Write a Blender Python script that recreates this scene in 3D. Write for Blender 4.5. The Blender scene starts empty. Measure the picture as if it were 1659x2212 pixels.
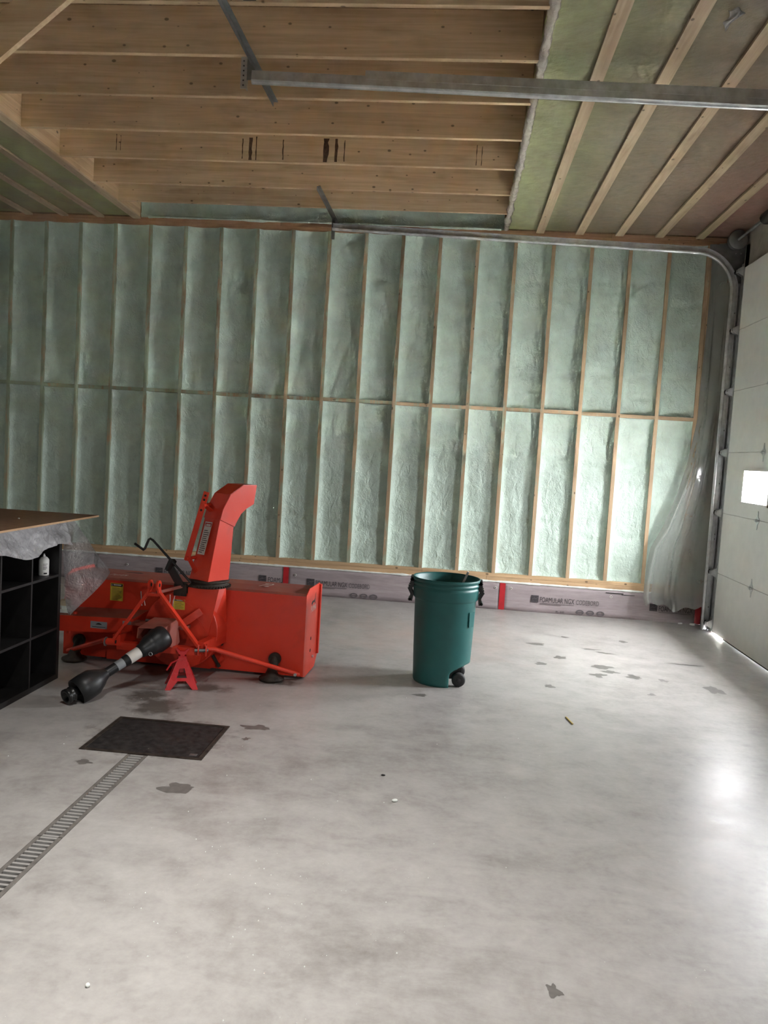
import bpy, math, random
from mathutils import Vector, Matrix, noise

random.seed(7)
scene = bpy.context.scene
col = scene.collection
PI = math.pi

# ------------------------------------------------------------------ camera
cam_d = bpy.data.cameras.new('camera')
cam = bpy.data.objects.new('camera', cam_d)
col.objects.link(cam)
cam_d.sensor_fit = 'VERTICAL'
cam_d.sensor_height = 24.0
cam_d.lens = 24.0 * 1761.91 / 2212.0
cam_d.clip_start = 0.05
cam_d.clip_end = 300
_rt = Vector((0.99425995, 0.08875219, 0.05975117))
_up = Vector((-0.06579342, 0.06679013, 0.99559545))
_fw = Vector((-0.08437049, 0.99381192, -0.07224607))
cam.matrix_world = Matrix(((_rt.x, _up.x, -_fw.x, 5.20469), (_rt.y, _up.y, -_fw.y, -9.06493),
                           (_rt.z, _up.z, -_fw.z, 1.66083), (0, 0, 0, 1)))
scene.camera = cam

# ------------------------------------------------------------------ sky, daylight, exposure
world = bpy.data.worlds.new('overcast_sky')
scene.world = world
world.use_nodes = True
wn = world.node_tree
bg = wn.nodes['Background']
bg.inputs['Color'].default_value = (0.93, 0.97, 1.0, 1)
bg.inputs['Strength'].default_value = 30.0
# overcast sky: the zenith three times as bright as the horizon
_tc = wn.nodes.new('ShaderNodeTexCoord')
_sp = wn.nodes.new('ShaderNodeSeparateXYZ')
_mr = wn.nodes.new('ShaderNodeMapRange')
_mr.inputs['To Min'].default_value = 0.55
_mr.inputs['To Max'].default_value = 1.65
_mx = wn.nodes.new('ShaderNodeMix')
_mx.data_type = 'RGBA'
_mx.blend_type = 'MULTIPLY'
_mx.inputs[0].default_value = 1.0
_mx.inputs[6].default_value = (0.95, 0.975, 1.0, 1)
wn.links.new(_tc.outputs['Generated'], _sp.inputs[0])
wn.links.new(_sp.outputs['Z'], _mr.inputs['Value'])
wn.links.new(_mr.outputs['Result'], _mx.inputs[7])
wn.links.new(_mx.outputs[2], bg.inputs['Color'])
vs = scene.view_settings
vs.view_transform = 'Standard'
vs.look = 'None'
vs.gamma = 1.0
vs.use_curve_mapping = False
vs.exposure = 3.47
scene.cycles.max_bounces = 6
scene.cycles.transparent_max_bounces = 6
scene.cycles.caustics_reflective = False
scene.cycles.caustics_refractive = False

# windows of the two overhead doors: height of their centre, height, width, and y of each
WZ, WH, WW = 1.547, 0.305, 0.64
DOOR1_WINDOWS = (-1.30, -2.78)
DOOR2_WINDOWS = (-9.28,)


def portal(name, loc, rot, sx, sy):
    l = bpy.data.lights.new(name, 'AREA')
    l.shape = 'RECTANGLE'
    l.size = sx
    l.size_y = sy
    l.cycles.is_portal = True
    o = bpy.data.objects.new(name, l)
    o.location = loc
    o.rotation_euler = rot
    col.objects.link(o)


for wy in DOOR1_WINDOWS + DOOR2_WINDOWS:
    portal('window_daylight', (8.035, wy, WZ), (0, PI / 2, 0), WH, WW)


# ------------------------------------------------------------------ materials
class NT:
    def __init__(s, name):
        s.m = bpy.data.materials.new(name)
        s.m.use_nodes = True
        s.t = s.m.node_tree
        s.n = s.t.nodes
        s.p = s.n['Principled BSDF']
        s.out = s.n['Material Output']

    def add(s, kind, **kw):
        nd = s.n.new(kind)
        for k, v in kw.items():
            setattr(nd, k, v)
        return nd

    def link(s, a, b):
        s.t.links.new(a, b)

    def inp(s, nd, key, val):
        if hasattr(val, 'links') or isinstance(val, bpy.types.NodeSocket):
            s.link(val, nd.inputs[key])
        else:
            nd.inputs[key].default_value = val

    def math(s, op, a, b=0.0, c=None, clamp=False):
        nd = s.add('ShaderNodeMath', operation=op, use_clamp=clamp)
        s.inp(nd, 0, a)
        s.inp(nd, 1, b)
        if c is not None:
            s.inp(nd, 2, c)
        return nd.outputs[0]

    def mix(s, fac, a, b, blend='MIX'):
        nd = s.add('ShaderNodeMix', data_type='RGBA', blend_type=blend)
        s.inp(nd, 0, fac)
        for key, v in ((6, a), (7, b)):
            if isinstance(v, bpy.types.NodeSocket):
                s.link(v, nd.inputs[key])
            else:
                nd.inputs[key].default_value = (*v, 1) if len(v) == 3 else v
        return nd.outputs[2]

    def ramp(s, fac, stops):
        nd = s.add('ShaderNodeValToRGB')
        e = nd.color_ramp.elements
        while len(e) < len(stops):
            e.new(0.5)
        for i, (p, c) in enumerate(stops):
            e[i].position = p
            e[i].color = (*c, 1) if len(c) == 3 else c
        s.inp(nd, 'Fac', fac)
        return nd.outputs['Color']

    def coords(s, scale=(1, 1, 1), rnd=False, kind='Object'):
        tc = s.add('ShaderNodeTexCoord')
        mp = s.add('ShaderNodeMapping')
        s.link(tc.outputs[kind], mp.inputs['Vector'])
        mp.inputs['Scale'].default_value = scale
        if rnd:
            oi = s.add('ShaderNodeObjectInfo')
            cx = s.add('ShaderNodeCombineXYZ')
            k = s.math('MULTIPLY', oi.outputs['Random'], 37.0)
            for i in range(3):
                s.link(k, cx.inputs[i])
            s.link(cx.outputs[0], mp.inputs['Location'])
        return mp.outputs['Vector']

    def noise(s, vec, scale, detail=4.0, rough=0.55, dist=0.0):
        nd = s.add('ShaderNodeTexNoise')
        s.link(vec, nd.inputs['Vector'])
        nd.inputs['Scale'].default_value = scale
        nd.inputs['Detail'].default_value = detail
        nd.inputs['Roughness'].default_value = rough
        nd.inputs['Distortion'].default_value = dist
        return nd.outputs['Fac']

    def bump(s, height, strength=0.3, dist=0.01):
        nd = s.add('ShaderNodeBump')
        nd.inputs['Strength'].default_value = strength
        nd.inputs['Distance'].default_value = dist
        s.link(height, nd.inputs['Height'])
        s.link(nd.outputs['Normal'], s.p.inputs['Normal'])

    def set(s, **kw):
        names = dict(color='Base Color', rough='Roughness', metal='Metallic', spec='Specular IOR Level', coat='Coat Weight', coat_rough='Coat Roughness')
        for k, v in kw.items():
            if k == 'color' and isinstance(v, tuple):
                v = (*v, 1)
            s.inp(s.p, names[k], v)
        return s


def plain(name, color, rough=0.5, metal=0.0, spec=0.5, var=0.12, vscale=9.0, coat=0.0):
    t = NT(name)
    v = t.coords()
    f = t.noise(v, vscale, 3)
    lo = tuple(c * (1 - var) for c in color)
    hi = tuple(min(1, c * (1 + var)) for c in color)
    t.set(color=t.ramp(f, [(0.3, lo), (0.7, hi)]), metal=metal, spec=spec, coat=coat)
    r = t.math('MULTIPLY_ADD', f, 0.12, rough - 0.06, clamp=True)
    t.set(rough=r)
    return t.m


def wood(name, light, dark, axis='x', knots=True, spray=0.0, rough=0.6, vary=0.35, spray_color=(0.33, 0.37, 0.27)):
    t = NT(name)
    i = 'xyz'.index(axis)
    sc = [6.0, 6.0, 6.0]
    sc[i] = 0.35
    v = t.coords(tuple(sc), rnd=True)
    g = t.noise(v, 3.2, 4, 0.62, 0.6)
    fine = [60.0, 60.0, 60.0]
    fine[i] = 1.5
    v2 = t.coords(tuple(fine), rnd=True)
    g2 = t.noise(v2, 1.2, 2)
    f = t.math('MULTIPLY_ADD', g2, 0.35, t.math('MULTIPLY', g, 0.75))
    c = t.ramp(f, [(0.36, dark), (0.68, light)])
    oi = t.add('ShaderNodeObjectInfo')
    k = t.math('MULTIPLY_ADD', oi.outputs['Random'], vary, 1.0 - vary * 0.6)
    hsv = t.add('ShaderNodeHueSaturation')
    t.link(c, hsv.inputs['Color'])
    t.link(k, hsv.inputs['Value'])
    c = hsv.outputs['Color']
    if knots:
        ks = [7.0, 7.0, 7.0]
        ks[i] = 4.5
        sx = t.add('ShaderNodeSeparateXYZ')
        t.link(t.coords(tuple(ks), rnd=True), sx.inputs[0])
        others = [sx.outputs[j] for j in range(3) if j != i]
        cb = t.add('ShaderNodeCombineXYZ')
        t.link(sx.outputs[i], cb.inputs[0])
        t.link(t.math('ADD', others[0], others[1]), cb.inputs[1])
        vo = t.add('ShaderNodeTexVoronoi', voronoi_dimensions='2D')
        t.link(cb.outputs[0], vo.inputs['Vector'])
        vo.inputs['Scale'].default_value = 1.0
        size = t.math('MULTIPLY_ADD', vo.outputs['Color'], 0.12, -0.02)
        kn = t.math('MULTIPLY', t.math('SUBTRACT', size, vo.outputs['Distance'], clamp=True), 30.0, clamp=True)
        c = t.mix(t.math('MULTIPLY', kn, 0.8), c, tuple(x * 0.22 for x in dark))
    # dark handling streaks
    v4 = t.coords(tuple(0.8 if j == i else 2.5 for j in range(3)), rnd=True)
    st = t.noise(v4, 2.3, 3, 0.6)
    c = t.mix(t.math('MULTIPLY', t.math('SUBTRACT', st, 0.56, clamp=True), 2.2, clamp=True), c, tuple(x * 0.45 for x in dark))
    if spray:
        v5 = t.coords((7, 7, 1.6), rnd=True)
        n5 = t.noise(v5, 2.0, 4, 0.65)
        lx = t.add('ShaderNodeSeparateXYZ')
        t.link(oi.outputs['Location'], lx.inputs[0])
        lim = t.math('MULTIPLY_ADD', lx.outputs['X'], 0.042, 0.36 - spray)     # more overspray away from the door
        m5 = t.math('MULTIPLY', t.math('SUBTRACT', n5, lim, clamp=True), 6.0, clamp=True)
        c = t.mix(m5, c, spray_color)
    t.set(color=c, rough=rough, spec=0.3)
    t.bump(f, 0.15, 0.003)
    return t.m


def film(name, color, opacity, rough=0.12, wrinkle=0.6, scale=3.0, ostep=0.25, spec=0.6):
    """clear polythene: part see-through, part glossy milky sheet"""
    t = NT(name)
    v = t.coords()
    n1 = t.noise(v, scale, 4, 0.6, 1.5)
    n2 = t.noise(v, scale * 4, 2, 0.6, 2.0)
    t.set(color=color, rough=rough, spec=spec)
    h = t.math('MULTIPLY_ADD', n2, 0.35, n1)
    t.bump(h, wrinkle, 0.03)
    tr = t.add('ShaderNodeBsdfTransparent')
    tr.inputs['Color'].default_value = (0.97, 0.98, 0.97, 1)
    mx = t.add('ShaderNodeMixShader')
    fac = t.math('MULTIPLY_ADD', n1, ostep * 2, opacity - ostep, clamp=True)
    t.link(fac, mx.inputs[0])
    t.link(tr.outputs[0], mx.inputs[1])
    t.link(t.p.outputs[0], mx.inputs[2])
    t.link(mx.outputs[0], t.out.inputs['Surface'])
    return t.m


M = {}
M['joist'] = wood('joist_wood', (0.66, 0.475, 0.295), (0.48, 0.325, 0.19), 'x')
M['header'] = wood('header_wood', (0.56, 0.38, 0.22), (0.40, 0.25, 0.14), 'y')
M['strap'] = wood('strapping_wood', (0.50, 0.37, 0.24), (0.36, 0.25, 0.15), 'y', vary=0.15)
M['stud'] = wood('stud_wood', (0.46, 0.325, 0.20), (0.33, 0.225, 0.135), 'z', spray=0.06)
M['plate'] = wood('plate_wood', (0.57, 0.39, 0.225), (0.41, 0.265, 0.145), 'x', vary=0.2)
M['blocking'] = wood('blocking_wood', (0.46, 0.325, 0.20), (0.33, 0.225, 0.135), 'x', spray=0.06)
M['topplate'] = wood('top_plate_wood', (0.42, 0.24, 0.13), (0.29, 0.15, 0.08), 'x', vary=0.2)
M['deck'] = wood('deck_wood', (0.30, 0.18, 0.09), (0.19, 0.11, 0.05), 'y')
M['galv'] = plain('galvanised_steel', (0.58, 0.59, 0.60), 0.34, 0.78, var=0.18, vscale=14)
M['rail'] = plain('worn_grate_rail', (0.17, 0.155, 0.14), 0.55, 0.2, var=0.25, vscale=25)
M['wrap'] = plain('grey_wrapped_wood', (0.40, 0.37, 0.33), 0.6, var=0.15)
M['bar'] = plain('worn_steel_bar', (0.42, 0.40, 0.38), 0.4, 0.25, var=0.15, vscale=30)
M['galv_dark'] = plain('dull_steel', (0.22, 0.22, 0.22), 0.5, 0.8, var=0.2)
M['hole'] = plain('dark_hole', (0.01, 0.01, 0.01), 0.9)
M['black'] = plain('black_plastic', (0.013, 0.013, 0.014), 0.42, var=0.3)
M['black_paint'] = plain('black_paint', (0.012, 0.012, 0.012), 0.3, var=0.2)
M['rubber'] = plain('black_rubber', (0.02, 0.02, 0.02), 0.7, var=0.3)
M['laminate'] = plain('black_laminate', (0.010, 0.009, 0.009), 0.45, var=0.25, vscale=20)
M['white'] = plain('white_paint', (0.86, 0.85, 0.83), 0.45, var=0.03)
M['decal_white'] = plain('decal_white', (0.62, 0.58, 0.54), 0.5, var=0.05)
M['decal_yellow'] = plain('decal_yellow', (0.62, 0.47, 0.05), 0.5, var=0.08)
M['decal_grey'] = plain('decal_grey', (0.25, 0.26, 0.27), 0.4, var=0.1)
M['decal_red'] = plain('decal_red', (0.40, 0.015, 0.015), 0.5, var=0.05)
M['print'] = plain('grey_print', (0.045, 0.038, 0.042), 0.8, var=0.35, vscale=60)
M['print_light'] = plain('light_print', (0.10, 0.086, 0.09), 0.8, var=0.25, vscale=60)
M['ink'] = plain('black_ink', (0.012, 0.011, 0.010), 0.7)
M['tape'] = plain('red_tape', (0.42, 0.015, 0.022), 0.35, var=0.15)
M['bin'] = plain('green_polythene', (0.010, 0.105, 0.098), 0.46, var=0.12, vscale=5)
M['chip_white'] = plain('white_foam', (0.75, 0.77, 0.72), 0.8)
M['chip_beige'] = plain('beige_card', (0.55, 0.47, 0.33), 0.8)
M['straw'] = plain('yellow_straw', (0.45, 0.33, 0.09), 0.7)
M['ground'] = plain('pale_yard_bounce', (0.80, 0.80, 0.80), 0.9)  # unseen yard, set very pale to bounce daylight indoors
M['rust'] = plain('rusty_iron', (0.05, 0.038, 0.03), 0.65, 0.5, var=0.5, vscale=18)


def foam_mat(name, c, rough=0.42):
    t = NT(name)
    v = t.coords(rnd=True)
    n = t.noise(v, 5.0, 3, 0.6)
    t.set(color=t.ramp(n, [(0.3, tuple(x * 0.86 for x in c)), (0.7, tuple(min(1, x * 1.08) for x in c))]), rough=rough, spec=0.55)
    a = t.noise(v, 45.0, 3, 0.6, 1.0)
    b = t.noise(t.coords((1, 1, 0.6), rnd=True), 14.0, 3, 0.5, 1.2)
    t.bump(t.math('MULTIPLY_ADD', b, 1.8, a), 0.75, 0.012)
    return t.m


M['foam'] = foam_mat('sprayed_foam', (0.52, 0.625, 0.545))
M['wallfar'] = foam_mat('sprayed_foam_plain', (0.70, 0.72, 0.67))


def red_paint():
    t = NT('red_paint')
    v = t.coords()
    n = t.noise(v, 3.5, 6, 0.65)
    g = t.math('MULTIPLY', t.math('SUBTRACT', n, 0.55, clamp=True), 3.0, clamp=True)
    c = t.mix(t.math('MULTIPLY', g, 0.55), (0.66, 0.042, 0.018), (0.18, 0.024, 0.016))
    s = t.noise(v, 60, 3)
    c = t.mix(t.math('MULTIPLY', t.math('SUBTRACT', s, 0.66, clamp=True), 3.0, clamp=True), c, (0.42, 0.16, 0.12))
    t.set(color=c, rough=t.math('MULTIPLY_ADD', n, 0.3, 0.22), spec=0.5)
    return t.m


def dusty_red():
    t = NT('dusty_red_paint')
    n = t.noise(t.coords(), 8, 6, 0.65)
    t.set(color=t.ramp(n, [(0.3, (0.36, 0.075, 0.05)), (0.75, (0.30, 0.11, 0.085))]), rough=0.6)
    return t.m


M['red'] = red_paint()
M['dust'] = dusty_red()
M['jack'] = plain('jack_red_paint', (0.62, 0.03, 0.035), 0.28, var=0.12)


def osb_mat():
    t = NT('sheet_wood')
    n = t.noise(t.coords((1, 1, 1)), 40, 5, 0.7)
    n2 = t.noise(t.coords((1, 6, 1)), 9, 4)
    c = t.ramp(t.math('MULTIPLY_ADD', n2, 0.5, t.math('MULTIPLY', n, 0.5)), [(0.35, (0.15, 0.075, 0.035)), (0.65, (0.26, 0.14, 0.07))])
    t.set(color=c, rough=0.7)
    return t.m


M['osb'] = osb_mat()
M['osb_edge'] = plain('cut_wood_edge', (0.50, 0.31, 0.17), 0.7)
M['film_wall'] = film('clear_film', (0.35, 0.36, 0.335), 0.54, 0.08, 0.30, 2.4, 0.05, 1.0)
M['film_shelf'] = film('crumpled_film', (0.60, 0.59, 0.61), 0.62, 0.10, 1.0, 4.0, 0.25)
M['film_ceiling'] = film('ceiling_film', (0.42, 0.36, 0.27), 0.34, 0.24, 0.9, 2.2, 0.2, 0.4)
M['film_edge'] = film('film_edge', (0.66, 0.58, 0.50), 0.72, 0.2, 0.6, 6.0, 0.2)


def batt_mat():
    """glass wool: green batts by the open joists, pink ones towards the door"""
    t = NT('glass_wool')
    tc = t.add('ShaderNodeTexCoord')
    sp = t.add('ShaderNodeSeparateXYZ')
    t.link(tc.outputs['Object'], sp.inputs[0])
    n = t.noise(t.coords(), 1.1, 3)
    x = t.math('MULTIPLY_ADD', n, 0.5, sp.outputs['X'])
    f = t.math('DIVIDE', t.math('SUBTRACT', x, 5.7), 2.3, clamp=True)
    c = t.ramp(f, [(0.0, (0.58, 0.62, 0.30)), (0.16, (0.50, 0.53, 0.27)), (0.26, (0.37, 0.36, 0.19)), (0.42, (0.36, 0.29, 0.19)), (0.75, (0.42, 0.27, 0.20)), (1.0, (0.58, 0.28, 0.24))])
    n2 = t.noise(t.coords(), 14, 5)
    c = t.mix(t.math('MULTIPLY', n2, 0.5), c, (0.3, 0.28, 0.18), 'MULTIPLY')
    t.set(color=c, rough=0.95, spec=0.1)
    t.bump(n2, 0.6, 0.03)
    return t.m


def batt_left_mat():
    t = NT('glass_wool_left')
    n = t.noise(t.coords(), 1.6, 4)
    c = t.ramp(n, [(0.35, (0.36, 0.27, 0.17)), (0.6, (0.42, 0.42, 0.18))])
    t.set(color=c, rough=0.95, spec=0.1)
    return t.m


M['batt'] = batt_mat()
M['batt_left'] = batt_left_mat()


def board_mat():
    t = NT('pink_foam_board')
    v = t.coords((0.6, 1, 5), rnd=True)
    n = t.noise(v, 3.0, 6, 0.65, 0.4)
    n2 = t.noise(t.coords((1, 1, 8), rnd=True), 9.0, 4)
    c = t.ramp(t.math('MULTIPLY_ADD', n2, 0.4, t.math('MULTIPLY', n, 0.6)), [(0.3, (0.25, 0.205, 0.21)), (0.55, (0.345, 0.29, 0.297)), (0.75, (0.41, 0.36, 0.36))])
    t.set(color=c, rough=0.65, spec=0.3)
    return t.m


M['board'] = board_mat()


def concrete():
    t = NT('concrete')
    v = t.coords()
    n1 = t.noise(v, 0.9, 4, 0.6)
    n2 = t.noise(v, 5.0, 4, 0.65)
    n3 = t.noise(t.coords((0.9, 1.7, 1)), 2.6, 6, 0.68, 1.2)
    n4 = t.noise(v, 26.0, 4, 0.7)
    f = t.math('MULTIPLY_ADD', n2, 0.28, t.math('MULTIPLY_ADD', n3, 0.26, t.math('MULTIPLY_ADD', n4, 0.16, t.math('MULTIPLY', n1, 0.30))))
    c = t.ramp(f, [(0.36, (0.225, 0.205, 0.19)), (0.5, (0.355, 0.335, 0.318)), (0.63, (0.445, 0.423, 0.403))])
    sp = t.add('ShaderNodeSeparateXYZ')
    tc = t.add('ShaderNodeTexCoord')
    t.link(tc.outputs['Object'], sp.inputs[0])
    X, Y = sp.outputs['X'], sp.outputs['Y']
    wob = t.noise(v, 11.0, 4, 0.6)
    wob2 = t.noise(v, 4.0, 3, 0.6)

    def blob(x, y, rx, ry, soft, amp, w=wob):
        dx = t.math('DIVIDE', t.math('SUBTRACT', X, x), rx)
        dy = t.math('DIVIDE', t.math('SUBTRACT', Y, y), ry)
        d = t.math('SQRT', t.math('ADD', t.math('MULTIPLY', dx, dx), t.math('MULTIPLY', dy, dy)))
        d = t.math('ADD', d, t.math('MULTIPLY_ADD', w, amp * 2, -amp))
        return t.math('DIVIDE', t.math('SUBTRACT', 1.0, d), soft, clamp=True)

    oil = None
    for (x, y, rx, ry) in OIL:
        b = blob(x, y, rx, ry, 0.6, 1.0)
        oil = b if oil is None else t.math('MAXIMUM', oil, b)
    # pink dust of cut foam board, pale dry patches
    pink = blob(4.9, -1.7, 1.2, 1.0, 1.2, 0.9, wob2)
    c = t.mix(t.math('MULTIPLY', pink, 0.28), c, (0.50, 0.27, 0.20))
    c = t.mix(t.math('MULTIPLY', oil, 0.75), c, (0.055, 0.042, 0.03))
    t.set(color=c, spec=0.22)
    r = t.math('MULTIPLY_ADD', n3, 0.22, 0.24)
    t.set(rough=r)
    t.bump(t.math('MULTIPLY_ADD', n2, 0.6, n4), 0.12, 0.004)
    return t.m


# (x, y, rx, ry) on the floor in metres
STAINS = [(6.05, -1.60, 0.10, 0.05), (6.52, -1.64, 0.10, 0.028), (6.62, -1.75, 0.11, 0.04), (6.20, -2.05, 0.06, 0.06), (6.52, -2.27, 0.09, 0.07),
          (6.57, -2.42, 0.08, 0.06), (6.44, -2.55, 0.07, 0.08), (6.72, -2.52, 0.08, 0.07), (7.3, -1.95, 0.16, 0.03), (7.28, -2.72, 0.07, 0.11),
          (6.0, -2.32, 0.05, 0.06), (6.94, -2.56, 0.04, 0.04), (6.0, -3.0, 0.04, 0.05), (3.98, -5.35, 0.085, 0.06),
          (4.12, -4.43, 0.10, 0.05), (4.12, -4.62, 0.03, 0.03), (3.42, -5.15, 0.05, 0.03), (5.05, -3.5, 0.05, 0.04), (5.62, -6.55, 0.025, 0.035),
          (3.43, -6.1, 0.06, 0.10), (6.9, -1.2, 0.05, 0.05), (6.35, -1.2, 0.04, 0.03), (6.75, -3.0, 0.03, 0.03)]
OIL = [(3.45, -4.2, 0.20, 0.22), (3.32, -4.02, 0.16, 0.2), (3.65, -4.72, 0.40, 0.33), (3.62, -3.75, 0.2, 0.12), (4.02, -3.47, 0.22, 0.09)]
M['concrete'] = concrete()
M['wet'] = plain('wet_concrete', (0.145, 0.134, 0.124), 0.32, spec=0.35, var=0.2, vscale=30)
M['cover'] = plain('tarry_iron_plate', (0.022, 0.019, 0.018), 0.62, 0.2, var=0.6, vscale=22)


def glass():
    t = NT('window_glass')
    tr = t.add('ShaderNodeBsdfTransparent')
    gl = t.add('ShaderNodeBsdfGlossy')
    gl.inputs['Roughness'].default_value = 0.02
    mx = t.add('ShaderNodeMixShader')
    mx.inputs[0].default_value = 0.06
    t.link(tr.outputs[0], mx.inputs[1])
    t.link(gl.outputs[0], mx.inputs[2])
    t.link(mx.outputs[0], t.out.inputs['Surface'])
    return t.m


M['glass'] = glass()

# ------------------------------------------------------------------ builders
MATW = {}


class B:
    """collects shapes; build() links them as one mesh object"""

    def __init__(s):
        s.v = []
        s.f = []
        s.sm = []

    def raw(s, verts, faces, smooth=False):
        o = len(s.v)
        s.v += [Vector(p) for p in verts]
        for f in faces:
            s.f.append([i + o for i in f])
            s.sm.append(smooth)
        return s

    def box(s, x0, x1, y0, y1, z0, z1):
        return s.raw([(x0, y0, z0), (x1, y0, z0), (x1, y1, z0), (x0, y1, z0), (x0, y0, z1), (x1, y0, z1), (x1, y1, z1), (x0, y1, z1)],
                     [(3, 2, 1, 0), (4, 5, 6, 7), (0, 1, 5, 4), (1, 2, 6, 5), (2, 3, 7, 6), (3, 0, 4, 7)])

    def beam(s, a, b, w, h, upv=(0, 0, 1)):
        """box from a to b: w across, h along the up side"""
        a, b = Vector(a), Vector(b)
        t = (b - a).normalized()
        side = t.cross(Vector(upv))
        if side.length < 1e-5:
            side = t.cross(Vector((0, 1, 0)))
        side.normalize()
        u = side.cross(t).normalized()
        p = []
        for q in (a, b):
            for sx, sy in ((-1, -1), (1, -1), (1, 1), (-1, 1)):
                p.append(q + side * (sx * w / 2) + u * (sy * h / 2))
        return s.raw(p, [(3, 2, 1, 0), (4, 5, 6, 7), (0, 1, 5, 4), (1, 2, 6, 5), (2, 3, 7, 6), (3, 0, 4, 7)])

    def cyl(s, a, b, r0, r1=None, n=20, cap=True):
        r1 = r0 if r1 is None else r1
        a, b = Vector(a), Vector(b)
        t = (b - a).normalized()
        x = t.orthogonal().normalized()
        y = t.cross(x)
        p = []
        for q, r in ((a, r0), (b, r1)):
            for i in range(n):
                an = 2 * PI * i / n
                p.append(q + x * (r * math.cos(an)) + y * (r * math.sin(an)))
        s.raw(p, [(i, (i + 1) % n, n + (i + 1) % n, n + i) for i in range(n)], True)
        if cap:
            s.raw(p[:n], [tuple(range(n - 1, -1, -1))])
            s.raw(p[n:], [tuple(range(n))])
        return s

    def tube(s, pts, r, n=10):
        pts = [Vector(p) for p in pts]
        rings = []
        ref = None
        for i, p in enumerate(pts):
            t = (pts[min(i + 1, len(pts) - 1)] - pts[max(i - 1, 0)]).normalized()
            if ref is None:
                ref = t.orthogonal().normalized()
            x = (ref - t * ref.dot(t)).normalized()
            ref = x
            y = t.cross(x)
            rings.append([p + x * (r * math.cos(2 * PI * k / n)) + y * (r * math.sin(2 * PI * k / n)) for k in range(n)])
        vs_ = [q for rg in rings for q in rg]
        fs = []
        for i in range(len(pts) - 1):
            for k in range(n):
                fs.append((i * n + k, i * n + (k + 1) % n, (i + 1) * n + (k + 1) % n, (i + 1) * n + k))
        s.raw(vs_, fs, True)
        s.raw(rings[0], [tuple(range(n - 1, -1, -1))])
        s.raw(rings[-1], [tuple(range(n))])
        return s

    def prism(s, poly, o, ax, ay, d):
        """polygon (a, b) in the plane o + a*ax + b*ay, thickened by vector d"""
        o, ax, ay, d = Vector(o), Vector(ax), Vector(ay), Vector(d)
        p = [o + ax * a + ay * b for a, b in poly]
        n = len(p)
        q = [x + d for x in p]
        s.raw(p + q, [tuple(range(n - 1, -1, -1)), tuple(range(n, 2 * n))] + [(i, (i + 1) % n, n + (i + 1) % n, n + i) for i in range(n)])
        return s

    def lathe(s, prof, c=(0, 0, 0), n=40, axis=(0, 0, 1), fn=None):
        c = Vector(c)
        t = Vector(axis).normalized()
        x = t.orthogonal().normalized() if abs(t.z) < 0.99 else Vector((1, 0, 0))
        y = t.cross(x)
        p = []
        for r, h in prof:
            for k in range(n):
                an = 2 * PI * k / n
                q = c + t * h + x * (r * math.cos(an)) + y * (r * math.sin(an))
                p.append(fn(q) if fn else q)
        fs = []
        for i in range(len(prof) - 1):
            for k in range(n):
                fs.append((i * n + k, i * n + (k + 1) % n, (i + 1) * n + (k + 1) % n, (i + 1) * n + k))
        return s.raw(p, fs, True)

    def grid(s, fn, nu, nv, smooth=True):
        p = [fn(i / nu, j / nv) for j in range(nv + 1) for i in range(nu + 1)]
        fs = [(j * (nu + 1) + i, j * (nu + 1) + i + 1, (j + 1) * (nu + 1) + i + 1, (j + 1) * (nu + 1) + i) for j in range(nv) for i in range(nu)]
        return s.raw(p, fs, smooth)

    def mesh(s, name, mat, inv=None):
        me = bpy.data.meshes.new(name)
        vs_ = [inv @ q for q in s.v] if inv is not None else s.v
        me.from_pydata([tuple(q) for q in vs_], [], s.f)
        me.polygons.foreach_set('use_smooth', s.sm)
        me.materials.append(M[mat] if isinstance(mat, str) else mat)
        me.update()
        return me

    def build(s, name, mat, parent=None, local=False, label=None):
        inv = None
        if parent is not None and not local:
            inv = MATW.get(parent.name, Matrix()).inverted()
        o = bpy.data.objects.new(name, s.mesh(name, mat, inv))
        col.objects.link(o)
        if parent is not None:
            o.parent = parent
            MATW[o.name] = MATW.get(parent.name, Matrix())
        if label:
            o['label'] = label
        return o


def thing(name, label, cat, loc=(0, 0, 0), rz=0.0, group=None):
    o = bpy.data.objects.new(name, None)
    o.empty_display_size = 0.1
    o.location = loc
    o.rotation_euler = (0, 0, rz)
    col.objects.link(o)
    o['label'] = label
    o['category'] = cat
    if group:
        o['group'] = group
    MATW[o.name] = Matrix.Translation(loc) @ Matrix.Rotation(rz, 4, 'Z')
    return o


def tag(o, label, cat, group=None, kind=None):
    o['label'] = label
    o['category'] = cat
    if group:
        o['group'] = group
    if kind:
        o['kind'] = kind
    return o


def struct(o):
    o['kind'] = 'structure'
    return o


def piece(name, mesh, parent, loc):
    o = bpy.data.objects.new(name, mesh)
    o.location = loc
    col.objects.link(o)
    o.parent = parent
    return o


def solid(o, t, offset=0.0):
    m = o.modifiers.new('thickness', 'SOLIDIFY')
    m.thickness = t
    m.offset = offset
    return o


def bevel(o, w, seg=2):
    m = o.modifiers.new('bevel', 'BEVEL')
    m.width = w
    m.segments = seg
    m.limit_method = 'ANGLE'
    return o


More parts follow.
